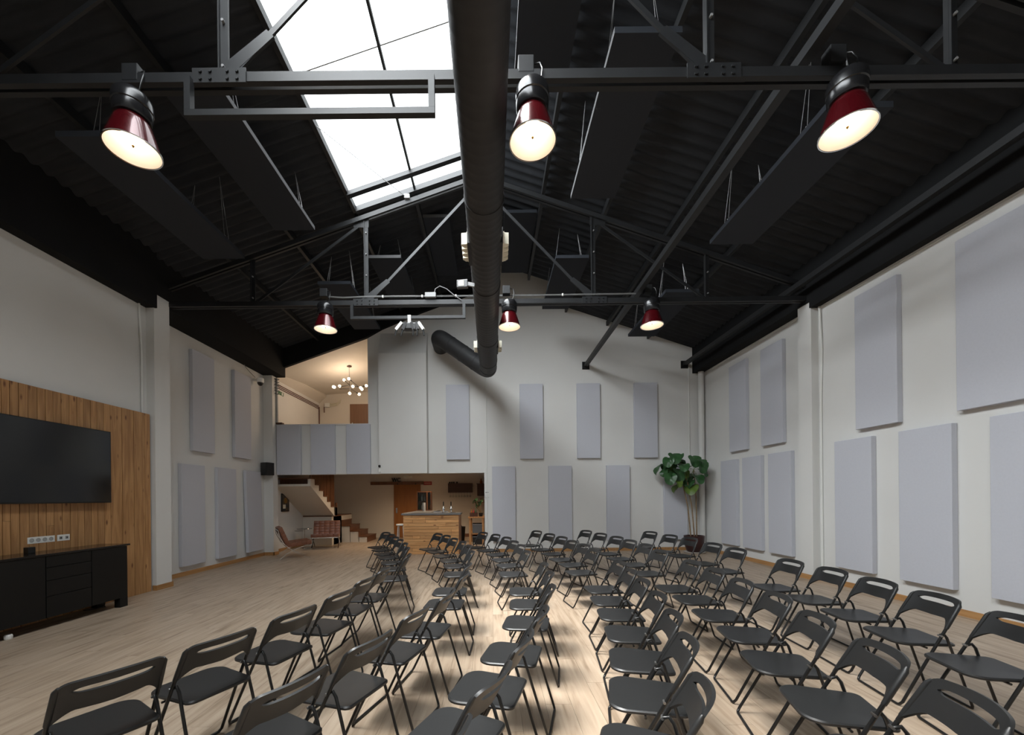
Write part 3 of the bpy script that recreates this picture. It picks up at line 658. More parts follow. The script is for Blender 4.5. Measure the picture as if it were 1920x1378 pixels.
# ------------------------------------------------------------------ folding chairs
def chair_parts(lab):
    t = thing('folding_chair', lab, 'chair', (0, 0, 0), 0, 'black folding chairs in rows')
    # seat: local +X is the front
    def outline(ins, n=6):
        pts = []
        xf, xb, wf, wb = 0.195-ins, -0.185+ins, 0.197-ins, 0.178-ins
        def arc(cx, cy, r, a0, a1):
            for k in range(n+1): a = a0+(a1-a0)*k/n; pts.append((cx+r*math.cos(a), cy+r*math.sin(a)))
        rf, rb = 0.085, 0.035
        arc(xf-rf, wf-rf, rf, math.pi/2, 0); 
        arc(xf-rf, -wf+rf, rf, 0, -math.pi/2)
        arc(xb+rb, -wb+rb, rb, -math.pi/2, -math.pi); arc(xb+rb, wb-rb, rb, math.pi, math.pi/2)
        return pts
    lv = [(0.010, 0.430), (0.0, 0.436), (0.0, 0.446), (0.007, 0.4525)]; vs_ = []; fs = []; nn = None
    for ins, z in lv:
        o = outline(ins); nn = len(o); vs_ += [(x, y, z) for x, y in o]
    for i in range(len(lv)-1):
        for k in range(nn): k2 = (k+1) % nn; fs.append((i*nn+k, i*nn+k2, (i+1)*nn+k2, (i+1)*nn+k))
    fs.append(tuple(range(nn-1, -1, -1)))
    o = outline(0.05); base = (len(lv)-1)*nn; vs_ += [(x, y, 0.4500) for x, y in o]; c = len(lv)*nn
    for k in range(nn): k2 = (k+1) % nn; fs.append((base+k, base+k2, c+k2, c+k))
    o = outline(0.11); vs_ += [(x, y, 0.4465) for x, y in o]
    for k in range(nn): k2 = (k+1) % nn; fs.append((c+k, c+k2, c+nn+k2, c+nn+k))
    fs.append(tuple(c+nn+k for k in range(nn)))
    MB().add(vs_, fs).build('seat', M['blkplastic'], t, 35)
    # backrest
    def lean(z): return -0.205+0.40*(0.755-z)/0.755
    hw = 0.199; ncol = 34; ysx = [hw*math.sin(math.pi/2*(-1+2*i/ncol))*0.45+(-hw+2*hw*i/ncol)*0.55 for i in range(ncol+1)]
    rows = []
    for y in ysx:
        a = abs(y)/hw
        top = 0.762-0.012*a**2-0.050*(1-math.sqrt(max(0.0, 1-max(0, (a-0.74)/0.26)**2)))
        bot = 0.620-0.010*(1-a)-0.075*max(0, (a-0.62)/0.38)**1.6
        s1, s2 = 0.700, 0.727
        if abs(y) < 0.140:
            e_ = max(0.0, 1-((abs(y))/0.140)**8)**0.5; mid = 0.711; s1, s2 = mid-0.0142*e_, mid+0.0142*e_
        else: s1 = s2 = 0.711
        xo = -0.046*(1-a**2)
        rows.append([(lean(z)+xo, y, z) for z in (bot, (bot+s1)/2, s1, s2, (s2+top)/2, top)])
    th = 0.013; sheetv = []; sheetf = []
    for r_ in rows: sheetv += r_
    nz = 6
    for i in range(ncol):
        for j in range(nz-1):
            if j == 2: continue
            sheetf.append((i*nz+j, (i+1)*nz+j, (i+1)*nz+j+1, i*nz+j+1))
    m_ = MB(); m_.add(sheetv, sheetf); off = len(sheetv)
    m_.add([(x+th, y, z+0.004) for x, y, z in sheetv], [tuple(reversed(f)) for f in sheetf])
    from collections import Counter
    ec = Counter(); d = {}
    for f in sheetf:
        for k in range(4): e2 = (f[k], f[(k+1) % 4]); key = tuple(sorted(e2)); ec[key] += 1; d[key] = e2
    for key, c_ in ec.items():
        if c_ == 1: a, b_ = d[key]; m_.f.append((b_, a, a+off, b_+off))
    bo = m_.build('backrest', M['blkplastic'], t, 50)
    for s in (-1, 1):
        sl = MB().tube([(lean(0.565)+0.004, s*0.1965, 0.565), (lean(0.60)+0.004, s*0.1945, 0.60), (lean(0.722)+0.004, s*0.190, 0.722), (lean(0.74)+0.003, s*0.182, 0.74)], [0.0115, 0.0128, 0.0128, 0.007], 8)
        sl.build('sleeve', M['blkplastic'], bo, 60)
    # front legs: from the backrest down and forward to the floor
    for s in (-1, 1):
        MB().tube([(lean(0.60)+0.004, s*0.1945, 0.60), (lean(0.30)+.004, s*0.202, 0.30), (lean(0.035), s*0.208, 0.035), (lean(0.015)+0.003, s*0.197, 0.013), (lean(0.01)+.004, s*0.178, 0.010)], 0.0095, 8).build('leg', M['blktube'], t, 60)
        MB().tube([(-0.070, s*0.186, 0.515), (-0.093, s*0.183, 0.525), (-0.112, s*0.183, 0.500), (-0.165, s*0.186, 0.33), (-0.258, s*0.186, 0.03), (-0.264, s*0.178, 0.012), (-0.266, s*0.16, 0.010)], 0.0088, 8).build('leg', M['blktube'], t, 60)
        MB().tube([(lean(0.50)+.004, s*0.208, 0.513), (lean(0.50)+.004, s*0.178, 0.513)], 0.007, 8).build('rivet', M['rivet'], t)
    MB().tube([(lean(0.01)+.004, -0.179, 0.010), (lean(0.01)+.004, 0.179, 0.010)], 0.0095, 8).build('floor_bar', M['blktube'], t, 60)
    MB().tube([(-0.266, -0.161, 0.010), (-0.266, 0.161, 0.010)], 0.0088, 8).build('floor_bar', M['blktube'], t, 60)
    MB().tube([(0.02, -0.20, 0.425), (0.02, 0.20, 0.425)], 0.007, 6).build('seat_rod', M['blktube'], t, 60)
    return t
ROWS = {
1: [(-1.72,1.81),(-1.515,2.24),(-1.35,2.74),(-1.24,3.29),(-1.21,3.83),(-1.17,4.31),None,(-1.14,5.36),(-1.31,6.1),(-1.47,6.71),(-1.69,7.31),(-1.9,7.81),(-2.12,8.39),(-2.37,8.92)],
2: [(-0.85,1.69),(-0.66,2.18),(-0.51,2.72),(-0.36,3.2),(-0.28,4.0),(-0.28,4.55),None,(-0.29,5.61),(-0.37,6.3),(-0.5,6.87),(-0.7,7.43),(-0.91,8.04),(-1.14,8.47)],
3: [(-0.16,1.26),(0.01,1.72),(0.17,2.17),(0.33,2.67),(0.49,3.35),(0.57,3.96),(0.59,4.51),None,(0.49,5.57),(0.47,6.29),(0.39,6.87),(0.29,7.54),(0.09,8.15),(-0.18,8.66)],
4: [(0.82,1.57),(1.02,2.08),(1.16,2.54),(1.28,3.05),(1.36,3.57),(1.42,4.06),(1.48,4.58),None,(1.45,5.63),(1.47,6.29),(1.39,6.83),(1.34,7.53),(1.2,8.17),(1.02,8.9)],
5: [(1.78,1.48),(1.92,1.95),(2.03,2.47),(2.17,3.0),(2.23,3.52),(2.3,4.07),(2.32,4.58),None,(2.35,5.51),(2.43,6.23),(2.39,6.84),(2.36,7.46),(2.25,8.16),(2.12,8.87)],
6: [(3.21,2.4),(3.32,2.96),(3.41,3.49),(3.47,4.03),(3.46,4.58),None,(3.48,5.63),(3.51,6.28),(3.57,7.13),(3.46,7.67),(3.38,8.43)]}
ORD = ['nearest the camera', 'second from the camera', 'third from the camera', 'fourth from the camera', 'fifth from the camera', 'sixth from the camera', 'farthest from the camera']
RN = {1: 'row closest to the television', 2: 'second row from the television', 3: 'third row from the television', 4: 'fourth row from the television', 5: 'fifth row from the television', 6: 'row closest to the right wall'}
proto = None
for r_, L_ in ROWS.items():
    k = L_.index(None)
    for bi, blk in enumerate((L_[:k], L_[k+1:])):
        for i, (x, y) in enumerate(blk):
            od = ORD[i] if i < len(blk)-1 else ORD[-1]
            lab = 'black folding chair, %s, %s block, %s' % (RN[r_], ('front', 'back')[bi], od)
            a = math.atan2(4.6-y, -7.0-x)
            if a < 0: a += 2*math.pi
            a += random.uniform(-0.03, 0.03)
            loc = (x+0.205*math.cos(a), y+0.205*math.sin(a), 0)
            if proto is None: proto = chair_parts(lab); proto.location = loc; proto.rotation_euler = (0, 0, a)
            else: dup(proto, lab, loc, a)

# ------------------------------------------------------------------ potted plant
t = thing('potted_plant', 'tall potted plant with three bare canes and big round green leaves by the corner', 'plant', (5.36, 10.52, 0))
MB().lathe([(0.0, 0.0), (0.25, 0.0), (0.27, 0.02), (0.27, 0.035), (0.24, 0.03), (0.0, 0.03)], 32).build('saucer', M['saucer'], t, 40)
MB().lathe([(0.16, 0.03), (0.19, 0.06), (0.225, 0.18), (0.25, 0.32), (0.255, 0.455), (0.235, 0.455), (0.23, 0.40), (0.0, 0.39)], 36, cap=False).build('pot', M['pot'], t, 40)
MB().lathe([(0.228, 0.405), (0.1, 0.415), (0.0, 0.418)], 24, cap=False).build('soil', M['soil'], t, 40)
canes = [((-0.10, -0.03, 0.40), (-0.17, -0.03, 1.2), (-0.28, -0.02, 1.75), (-0.60, -0.05, 2.15)), ((0.0, -0.02, 0.40), (-0.06, -0.02, 1.2), (-0.17, -0.03, 1.85), (-0.32, -0.06, 2.25)), ((0.08, 0.02, 0.40), (0.08, 0.02, 1.2), (0.04, 0.0, 1.8), (-0.02, -0.05, 2.2))]
for c in canes: MB().tube(c, [0.017, 0.015, 0.013, 0.010], 8).build('cane', M['cane'], t, 60)
def leaf_mesh(r, m, parent, pos, tilt, yaw, fold=0.25):
    n = 18; vs_ = [(0, 0, 0)]; 
    for ring, q in ((1, 0.55), (2, 1.0)):
        for k in range(n):
            a = 2*math.pi*k/n; rr = r*q*(1+0.06*math.sin(5*a)+0.04*math.sin(9*a)); 
            heart = 1-0.28*math.exp(-((abs((a % (2*math.pi))-math.pi))/0.3)**2)
            x = rr*math.cos(a)*1.12*heart; y_ = rr*math.sin(a)*0.92
            vs_.append((x, y_, fold*abs(y_)+0.02*math.sin(4*a)*q-0.5*(x*x)/max(r, .01)*0.6))
    fs = [(0, 1+k, 1+(k+1) % n) for k in range(n)]+[(1+k, 1+n+k, 1+n+(k+1) % n, 1+(k+1) % n) for k in range(n)]
    mb = MB().add(vs_, fs)
    k0 = len(vs_); mb.add([(x, y_, z-0.003) for x, y_, z in vs_], [tuple(reversed(f)) for f in fs])
    mb.xf(Matrix.Translation(pos) @ Matrix.Rotation(yaw, 4, 'Z') @ Matrix.Rotation(tilt, 4, 'Y'))
    return mb.build('leaf', m, parent, 60, recalc=False)
leaves = [(-0.42,2.52,.15,0),(-0.25,2.55,.14,0),(-0.60,2.42,.13,0),(-0.72,2.26,.15,0),(-0.34,2.38,.15,0),(-0.12,2.40,.14,0),(-0.46,2.25,.14,0),(-0.28,2.10,.16,0),(-0.55,1.98,.14,0),(-0.40,2.06,.13,0),
 (0.0,2.32,.13,0),(-0.08,2.22,.13,0),(0.20,2.45,.15,0),(0.30,2.30,.16,0),(0.38,2.14,.12,0),(0.14,2.00,.16,0),(-0.02,2.02,.15,0),(0.25,1.98,.14,0),(0.08,1.86,.14,0),(-0.20,1.76,.15,1),(0.10,1.72,.16,1),(-0.33,1.86,.10,1),(-0.05,2.12,.11,1),(-0.20,2.28,.13,0),(0.10,2.22,.12,0),(-0.52,2.33,.12,0),(-0.64,2.14,.10,0),(0.34,2.38,.10,0)]
for i, (x, z, r_, y_) in enumerate(leaves):
    random.seed(100+i); yy = random.uniform(-0.28, 0.12); x = x*0.94-0.20
    tip = min(canes, key=lambda c: abs(c[3][0]-x))[3]
    dxx, dyy = x-tip[0], yy-tip[1]; yaw = math.atan2(dyy-0.15, dxx)
    lf = leaf_mesh(r_*1.2, M['leafy'] if y_ else M['leaf'], t, (x, yy, z), R(random.uniform(38, 72)), yaw)
    MB().tube([tip, ((tip[0]+x)/2, (tip[1]+yy)/2, max(z, tip[2])+0.02 if z > 2 else (z+tip[2])/2), (x-0.06*math.cos(yaw), yy-0.06*math.sin(yaw), z)], 0.004, 5).build('leaf_stalk', M['leafy'], t, 60)
random.seed(11)

# ------------------------------------------------------------------ bar
t = thing('bar_counter', 'bar counter clad in horizontal honey pine boards with a grey worktop', 'counter', (-2.40, 10.72, 0))
W = 1.52
B(0.02, W-0.02, 0.03, 0.58, 0.0, 1.06).build('carcass', M['darkwood'], t)
B(0.02, 0.60, 0.58, 2.85, 0.0, 1.06).build('carcass', M['darkwood'], t)
random.seed(5); z = 0.0
hs = [0.085, 0.078, 0.085, 0.09, 0.08, 0.085, 0.09, 0.085, 0.08, 0.092, 0.085, 0.065, 0.06]
for h in hs:
    xs = [0.0]; 
    for c in sorted(random.sample([0.25, 0.45, 0.6, 0.75, 0.95, 1.15, 1.3], random.choice((1, 2, 2)))): xs.append(c)
    xs.append(W)
    for a, b_ in zip(xs, xs[1:]):
        d = random.uniform(0, 0.006); B(a+0.002, b_-0.002, 0.010-d*1.6, 0.03, z+0.003, min(z+h, 1.06)-0.003).build('board', M['barpine'], t)
    z += h
B(W-0.02, W+0.006, 0.0, 0.58, 0.0, 1.06).build('end_panel', M['stairwood'], t)
MB().poly([(-0.05, -0.03), (W+0.04, -0.03), (W+0.04, 0.62), (0.64, 0.62), (0.64, 2.87), (-0.05, 2.87)], 'z', 1.065, 1.11).build('worktop', M['stone'], t)
# bottle display cabinet
t = thing('display_cabinet', 'wooden glass-fronted cabinet of bottles standing on the bar worktop', 'cabinet', (-2.44, 12.95, 1.11))
Wc, Hc_, Dc = 0.46, 0.63, 0.26
B(0, Wc, 0, Dc, 0, 0.03).build('base', M['stairwood'], t); B(0, Wc, 0, Dc, Hc_-0.03, Hc_).build('top', M['stairwood'], t)
B(0, 0.02, 0, Dc, 0.03, Hc_-0.03).build('side_panel', M['stairwood'], t); B(Wc-0.02, Wc, 0, Dc, 0.03, Hc_-0.03).build('side_panel', M['darkwood'], t)
B(0.02, Wc-0.02, Dc-0.015, Dc, 0.03, Hc_-0.03).build('back_panel', M['stairwood'], t)
B(0.02, Wc-0.02, 0.01, Dc-0.015, 0.30, 0.315).build('shelf', M['stairwood'], t)
B(Wc-0.15, Wc-0.11, 0.0, 0.02, 0.03, Hc_-0.03).build('mullion', M['stairwood'], t)
B(0.02, Wc-0.02, 0.004, 0.008, 0.03, Hc_-0.03).build('glass_door', M['glass'], t)
def bottle(x, y, z, h, r, m, lab, grp):
    o = MB().lathe([(0.0, 0), (r, 0.0), (r, h*0.58), (r*0.75, h*0.68), (r*0.32, h*0.76), (r*0.30, h*0.97), (r*0.36, h), (0, h)], 12).build('bottle', m, None, 50); o.location = (x, y, z); return tag(o, lab, 'bottle', grp)
k = 0
for zz, lv in ((1.142, 'lower'), (1.427, 'upper')):
    for i in range(5):
        x = -2.44+0.06+i*0.083; m = (M['bglass'], M['lgrey'], M['amber'], M['white'], M['black'])[(i*2+k) % 5]; k += 1
        bottle(x, 13.08, zz, 0.21, 0.026, m, 'small bottle on the %s shelf of the glass-fronted cabinet, %s' % (lv, ['leftmost', 'second from left', 'in the middle', 'second from right', 'rightmost'][i]), 'bottles in the display cabinet')
# jar dispenser and boxes on counter
t = thing('glass_dispenser', 'tall clear cylinder dispenser standing left on the bar top before the cabinet', 'dispenser', (-2.12, 12.4, 1.11))
MB().lathe([(0.05, 0), (0.05, 0.26), (0.045, 0.27), (0.045, 0.01)], 16, cap=False).build('cylinder', M['lgrey'], t, 40)
t = thing('serving_tray', 'flat dark tray lying on the bar top behind the taps', 'tray', (-1.66, 11.22, 1.11)); t.parent = None
B(0, 0.42, 0, 0.1, 0, 0.012, ch=0.003).build('tray_base', M['grey'], t); B(0.0, 0.42, 0.09, 0.1, 0.012, 0.03).build('lip', M['grey'], t)
for i, x in enumerate((-1.34, -1.13)):
    t = thing('beer_tap', ('left' if i == 0 else 'right')+' chrome beer tap with a black handle on the bar', 'tap', (x, 11.0, 1.11), 0, 'beer taps on the bar')
    MB().lathe([(0.05, 0), (0.05, 0.01), (0.02, 0.02), (0.018, 0.06), (0.035, 0.08), (0.042, 0.11), (0.035, 0.14), (0.015, 0.16), (0.012, 0.19)], 20).build('body', M['chrome'], t, 40)
    MB().lathe([(0.010, 0.19), (0.013, 0.21), (0.015, 0.28), (0.008, 0.31), (0, 0.312)], 12).build('handle', M['black'], t, 40)
    MB().tube([(0, -0.03, 0.12), (0, -0.08, 0.12), (0, -0.09, 0.07)], 0.009, 8).build('spout', M['chrome'], t, 50)
tag(B(-1.50, -1.0, 10.90, 11.10, 1.11, 1.119, ch=0.002).build('drip_tray', M['black']), 'black drip tray under the two beer taps', 'tray')
# bar stool
t = thing('bar_stool', 'tall white bar stool standing left of the bar', 'stool', (-2.75, 12.0, 0))
MB().lathe([(0.0, 0.70), (0.14, 0.70), (0.15, 0.71), (0.15, 0.735), (0.14, 0.745), (0, 0.745)], 24).build('seat', M['white'], t, 40)
for a in (45, 135, 225, 315):
    c, s = math.cos(R(a)), math.sin(R(a)); MB().tube([(c*0.10, s*0.10, 0.70), (c*0.17, s*0.17, 0.0)], 0.014, 8).build('leg', M['white'], t)
MB().tube([(0.15*math.cos(R(q)), 0.15*math.sin(R(q)), 0.25) for q in range(0, 361, 20)], 0.008, 6, cap=False).build('footrest', M['white'], t, 60)

# alcove back wall: sliding door, rail, signs, shelf
d1 = struct('door_1', B(-3.80, -2.76, ALC_Y-0.05, ALC_Y-0.02, 0.01, 2.05), M['doorwood']); B(-3.72, -3.66, ALC_Y-0.07, ALC_Y-0.05, 0.95, 1.15).build('handle', M['chrome'], d1)
t = thing('sliding_door_rail', 'long dark wooden rail above the sliding door', 'rail', (-4.69, ALC_Y, 2.05))
B(0, 2.05, -0.09, 0, 0, 0.12, ch=0.004).build('rail', M['stairwood'], t)
for x in (1.05, 1.75): MB().tube([(x, -0.10, 0.03), (x, -0.085, 0.03)], 0.03, 12).build('roller', M['black'], t)
def text(s, size, loc, rot, m, name, depth=0.004, align='CENTER', parent=None):
    c = bpy.data.curves.new(name, 'FONT'); c.body = s; c.size = size; c.extrude = depth; c.align_x = align; c.offset = 0.007
    o = bpy.data.objects.new(name, c); COL.objects.link(o); bpy.context.view_layer.update()
    me = bpy.data.meshes.new_from_object(o.evaluated_get(bpy.context.evaluated_depsgraph_get())); me.materials.clear(); me.materials.append(m)
    bpy.data.objects.remove(o, do_unlink=True); o = bpy.data.objects.new(name, me); COL.objects.link(o); o.location = loc; o.rotation_euler = rot
    if parent: o.parent = parent
    return o
t = thing('restroom_letters', 'black WC letters standing on the sliding door rail', 'sign', (-3.675, ALC_Y-0.05, 2.165))
for ch, x in (('W', -0.085), ('C', 0.085)):
    o = text(ch, 0.21, (x, -0.04, 0.0), (R(90), 0, 0), M['black'], 'letter', 0.02, parent=t)
    for v in o.data.vertices: v.co.x *= 0.92
t = thing('red_wall_sign', 'small red rectangular sign with pale lettering right of the door rail', 'sign', (-2.49, ALC_Y, 2.03))
B(-0.165, 0.165, -0.012, 0, 0, 0.135, ch=0.002).build('plate', M['redsign'], t)
MB().box(-0.13, 0.13, -0.014, -0.012, 0.082, 0.088).box(-0.13, 0.13, -0.014, -0.012, 0.05, 0.056).box(-0.10, 0.10, -0.014, -0.012, 0.066, 0.071).build('print', M['cream'], t)
t = thing('emergency_light', 'slim white emergency light high on the alcove wall above the letters', 'light', (-3.25, ALC_Y, 2.31))
B(-0.15, 0.15, -0.05, 0, 0, 0.09, ch=0.008).build('housing', M['white'], t); B(-0.12, 0.12, -0.054, -0.05, 0.02, 0.07).build('diffuser', M['cream'], t)
t = thing('wine_shelf', 'dark wooden wall shelf with bottles on top and glasses hung beneath', 'shelf', (-1.68, ALC_Y, 1.72))
B(0, 0.94, -0.16, 0, 0, 0.02).build('bottom_board', M['darkwood'], t); B(0, 0.94, -0.03, 0, 0.02, 0.34).build('back_board', M['darkwood'], t)
B(0, 0.94, -0.16, 0, 0.34, 0.36).build('top_board', M['darkwood'], t); B(0, 0.02, -0.16, 0, 0.02, 0.34).build('end_board', M['darkwood'], t); B(0.92, 0.94, -0.16, 0, 0.02, 0.34).build('end_board', M['darkwood'], t)
B(0.02, 0.92, -0.155, -0.15, 0.0, 0.34).build('front_board', M['darkwood'], t)
for i in range(8):
    o = MB().lathe([(0.03, 0), (0.03, 0.003), (0.004, 0.006), (0.004, -0.07), (0.03, -0.10), (0.034, -0.14), (0.027, -0.17)], 12, cap=False).build('wine_glass', M['glass'], None, 50)
    o.location = (-1.60+i*0.11, ALC_Y-0.10, 1.708); tag(o, 'clear stemmed glass hanging upside down under the wine shelf, %s from left' % ['first', 'second', 'third', 'fourth', 'fifth', 'sixth', 'seventh', 'eighth'][i], 'glass', 'glasses under the wine shelf')
for i, x in enumerate((-1.62, -1.54, -1.46, -1.34)):
    o = MB().lathe([(0.0, 0), (0.032, 0), (0.035, 0.03), (0.02, 0.06), (0.015, 0.065), (0, 0.065)], 12).build('small_ornament', M['black'], None, 50); o.location = (x, ALC_Y-0.08, 2.08)
    tag(o, 'small dark ornament on the wine shelf top, %s from left' % ['first', 'second', 'third', 'fourth'][i], 'ornament', 'ornaments on the wine shelf')
# wall cupboard at the right of the alcove
t = thing('wall_cupboard', 'small dark wall cupboard at the right end of the alcove', 'cupboard', (-0.54, 14.95, 1.58))
B(0, 0.30, 0, 0.45, 0, 0.45, ch=0.004).build('body', M['darkwood'], t); B(-0.03, 0.33, -0.02, 0.47, 0.45, 0.47).build('top', M['darkwood'], t); B(-0.006, 0.0, 0.02, 0.42, 0.03, 0.42).build('door', M['darkwood'], t)
o = MB().lathe([(0.0, 0), (0.05, 0), (0.055, 0.08), (0.03, 0.12), (0.015, 0.2), (0, 0.2)], 12).build('bottle', M['amber'], None, 50); o.location = (-0.40, 15.15, 2.05); tag(o, 'amber bottle on top of the small wall cupboard', 'bottle')
t = thing('wall_shelf', 'narrow pine wall shelf below the small dark cupboard', 'shelf', (-0.50, 14.95, 1.32))
B(0, 0.29, 0, 0.4, 0, 0.02).build('board', M['pine'], t)
for i, y_ in enumerate((0.1, 0.22, 0.32)):
    o = MB().lathe([(0, 0), (0.03, 0), (0.03, 0.12), (0.02, 0.14), (0, 0.14)], 12).build('jar', (M['amber'], M['redsign'], M['cream'])[i], None, 50); o.location = (-0.42, 14.95+y_, 1.34); tag(o, 'small jar on the narrow pine wall shelf, '+('front one', 'middle one', 'back one')[i], 'jar')
# work table with crates
t = thing('work_table', 'narrow wooden table with a lower shelf at the right of the alcove', 'table', (-0.74, 12.75, 0))
B(-0.03, 0.50, -0.02, 0.95, 0.86, 0.90, ch=0.004).build('tabletop', M['pine'], t); B(0.0, 0.48, 0.02, 0.93, 0.34, 0.37).build('lower_shelf', M['pine'], t)
for x in (0.0, 0.42):
    for y_ in (0.0, 0.87): B(x, x+0.06, y_, y_+0.06, 0, 0.86).build('leg', M['pine'], t)
t = thing('storage_crate', 'grey plastic crate on the lower shelf of the alcove table', 'crate', (-0.63, 12.85, 0.37))
B(0, 0.32, 0, 0.5, 0, 0.30, ch=0.01).build('box', M['crate'], t); B(-0.01, 0.33, -0.01, 0.51, 0.27, 0.30).build('rim', M['grey'], t)
t = thing('storage_crate', 'dark crate on the floor under the alcove table', 'crate', (-0.63, 12.85, 0.0))
B(0, 0.32, 0, 0.5, 0, 0.26, ch=0.01).build('box', M['black'], t); B(-0.01, 0.33, -0.01, 0.51, 0.24, 0.26).build('rim', M['grey'], t)
t = thing('bottle_box', 'open wooden box of condiment bottles on the alcove table', 'box', (-0.72, 12.85, 0.90))
B(0, 0.26, 0, 0.22, 0, 0.02).build('bottom', M['darkwood'], t)
for a in ((0, 0.26, 0, 0.012, 0.02, 0.13), (0, 0.26, 0.208, 0.22, 0.02, 0.13), (0, 0.012, 0.012, 0.208, 0.02, 0.13), (0.248, 0.26, 0.012, 0.208, 0.02, 0.13)): B(*a).build('side', M['darkwood'], t)
for i in range(3): bottle(-0.66+i*0.07, 12.95, 0.921, 0.25, 0.026, (M['amber'], M['redsign'], M['bglass'])[i], 'sauce bottle in the wooden box on the alcove table, '+('left', 'middle', 'right')[i], 'sauce bottles')
t = thing('small_plant', 'dark leafy branch in a pot on the alcove table', 'plant', (-0.36, 12.95, 0.90))
MB().lathe([(0, 0), (0.05, 0), (0.07, 0.12), (0.06, 0.12), (0, 0.1)], 16).build('pot', M['black'], t, 40)
for i, (x, z) in enumerate(((-0.22, 0.50), (-0.14, 0.56), (-0.04, 0.44), (-0.16, 0.44), (0.04, 0.52), (-0.1, 0.34))):
    MB().tube([(0, 0, 0.1), (x*0.5, -0.01, z*0.6), (x, -0.02, z)], 0.008, 5).build('stem', M['cane'], t, 60)
    leaf_mesh(0.07, M['leaf'], t, (x, -0.02, z), R(50), math.atan2(0, x if x else 1)+i)
t = thing('waste_bin', 'black open-topped bin standing between the bar and the alcove table', 'bin', (-1.10, 13.6, 0))
MB().lathe([(0.15, 0), (0.19, 0.52), (0.2, 0.53), (0.185, 0.53), (0.15, 0.03)], 20, cap=False).build('body', M['black'], t, 40); MB().lathe([(0, 0.0), (0.15, 0.0), (0.15, 0.03), (0, 0.03)], 20).build('bottom', M['black'], t, 40)
MB().tube([(-0.08, -0.02, 0.5), (-0.06, -0.02, 0.62), (0.04, -0.02, 0.6), (0.08, -0.02, 0.5)], 0.012, 6).build('bag', M['black'], t, 60)
# painting, speaker, camera, switches, signs
t = thing('framed_painting', 'small dark framed still-life painting on the alcove left wall', 'painting', (XL, 11.70, 1.16))
B(0, 0.03, 0, 0.42, 0, 0.54, ch=0.003).build('frame', M['black'], t); B(0.03, 0.033, 0.035, 0.385, 0.035, 0.505).build('canvas', M['paint'], t)
B(0.033, 0.0345, 0.05, 0.20, 0.09, 0.21).build('paper_shape', M['cream'], t)
MB().lathe([(0, 0), (0.09, 0), (0.09, 0.0015), (0, 0.0015)], 16).xf(Matrix.Translation((0.033, 0.20, 0.33)) @ Matrix.Rotation(R(90), 4, 'Y')).build('ochre_shape', M['brass'], t)
t = thing('wall_speaker', 'black loudspeaker mounted on the corner pilaster below the balcony', 'speaker', (-5.97, 10.70, 2.18), R(-20))
B(-0.16, 0.06, -0.18, 0.06, 0, 0.34, ch=0.012).build('cabinet', M['black'], t); B(-0.145, 0.045, -0.186, -0.18, 0.02, 0.32).build('front_mesh', M['blkplastic'], t)
t.location = (-5.98, 10.75, 2.18)
t = thing('security_camera', 'white dome security camera with a black lens under the left eave beam', 'camera', (-6.05, 10.42, 4.60))
MB().lathe([(0.0, 0.12), (0.085, 0.11), (0.09, 0.03), (0.075, 0.0)], 20).build('body', M['white'], t, 40)
MB().lathe([(0.07, 0.0), (0.065, -0.04), (0.04, -0.075), (0.0, -0.09)], 20).build('lens_dome', M['black'], t, 40)
B(-0.17, 0.0, -0.03, 0.03, 0.04, 0.10).build('arm', M['white'], t)
MB().tube([(-0.1, -0.05, 0.12), (-0.12, -0.25, 0.20), (-0.13, -0.42, 0.28), (-0.12, -0.5, 0.36)], 0.008, 6).build('cable', M['cable'], t, 60)
t = thing('exit_sign', 'green and white running-man exit sign on the upper room side wall', 'sign', (XL, 11.58, 4.60))
B(0, 0.01, 0, 0.32, 0, 0.12).build('plate', M['white'], t); B(0.01, 0.012, 0.008, 0.312, 0.008, 0.112).build('panel', M['green'], t)
mb = MB().box(0.012, 0.0135, 0.20, 0.27, 0.02, 0.10); mb.bar((0.013, 0.09, 0.05), (0.013, 0.12, 0.075), 0.003, 0.014, (1,0,0)); mb.bar((0.013, 0.09, 0.05), (0.013, 0.06, 0.03), 0.003, 0.008, (1,0,0)); mb.bar((0.013, 0.09, 0.05), (0.013, 0.115, 0.03), 0.003, 0.008, (1,0,0)); mb.bar((0.013, 0.12, 0.06), (0.013, 0.17, 0.06), 0.003, 0.01, (1,0,0)); mb.box(0.012, 0.0135, 0.118, 0.132, 0.082, 0.096)
mb.build('pictogram', M['white'], t)
tag(B(XL, XL+0.012, 7.60, 7.67, 2.21, 2.29, ch=0.002).build('light_switch', M['grey']), 'small grey switch on the white wall beside the left pilaster', 'switch')
t = thing('thermostat', 'two white thermostat boxes with dark displays beside the bar opening', 'thermostat', (-0.13, YB, 1.56))
B(-0.055, 0.055, -0.02, 0, 0.04, 0.13, ch=0.003).build('upper_unit', M['white'], t); B(-0.04, 0.04, -0.022, -0.02, 0.085, 0.118).build('display', M['grey'], t); B(-0.055, 0.055, -0.02, 0, -0.03, 0.025, ch=0.003).build('lower_unit', M['white'], t)
t = thing('motion_sensor', 'small white sensor with a black ball at the lower left of the boxed pier', 'sensor', (-3.03, 10.775, 2.30))
B(-0.03, 0.03, -0.03, 0, -0.06, 0.05, ch=0.005).build('base', M['white'], t); MB().lathe([(0.034*math.sin(R(q)), -0.034*math.cos(R(q))) for q in range(0, 181, 20)], 12, (0, -0.04, 0.10)).build('ball', M['black'], t, 80)
def conduit(pts, lab, r=0.013, m='white'):
    tag(MB().tube(pts, r, 8).build('conduit', M[m], None, 60), lab, 'conduit', 'surface conduits')
conduit([(-0.125, YB-0.014, 0.09), (-0.125, YB-0.014, 4.5), (-0.13, YB-0.014, 5.8)], 'thin white conduit down the back wall below the duct end')
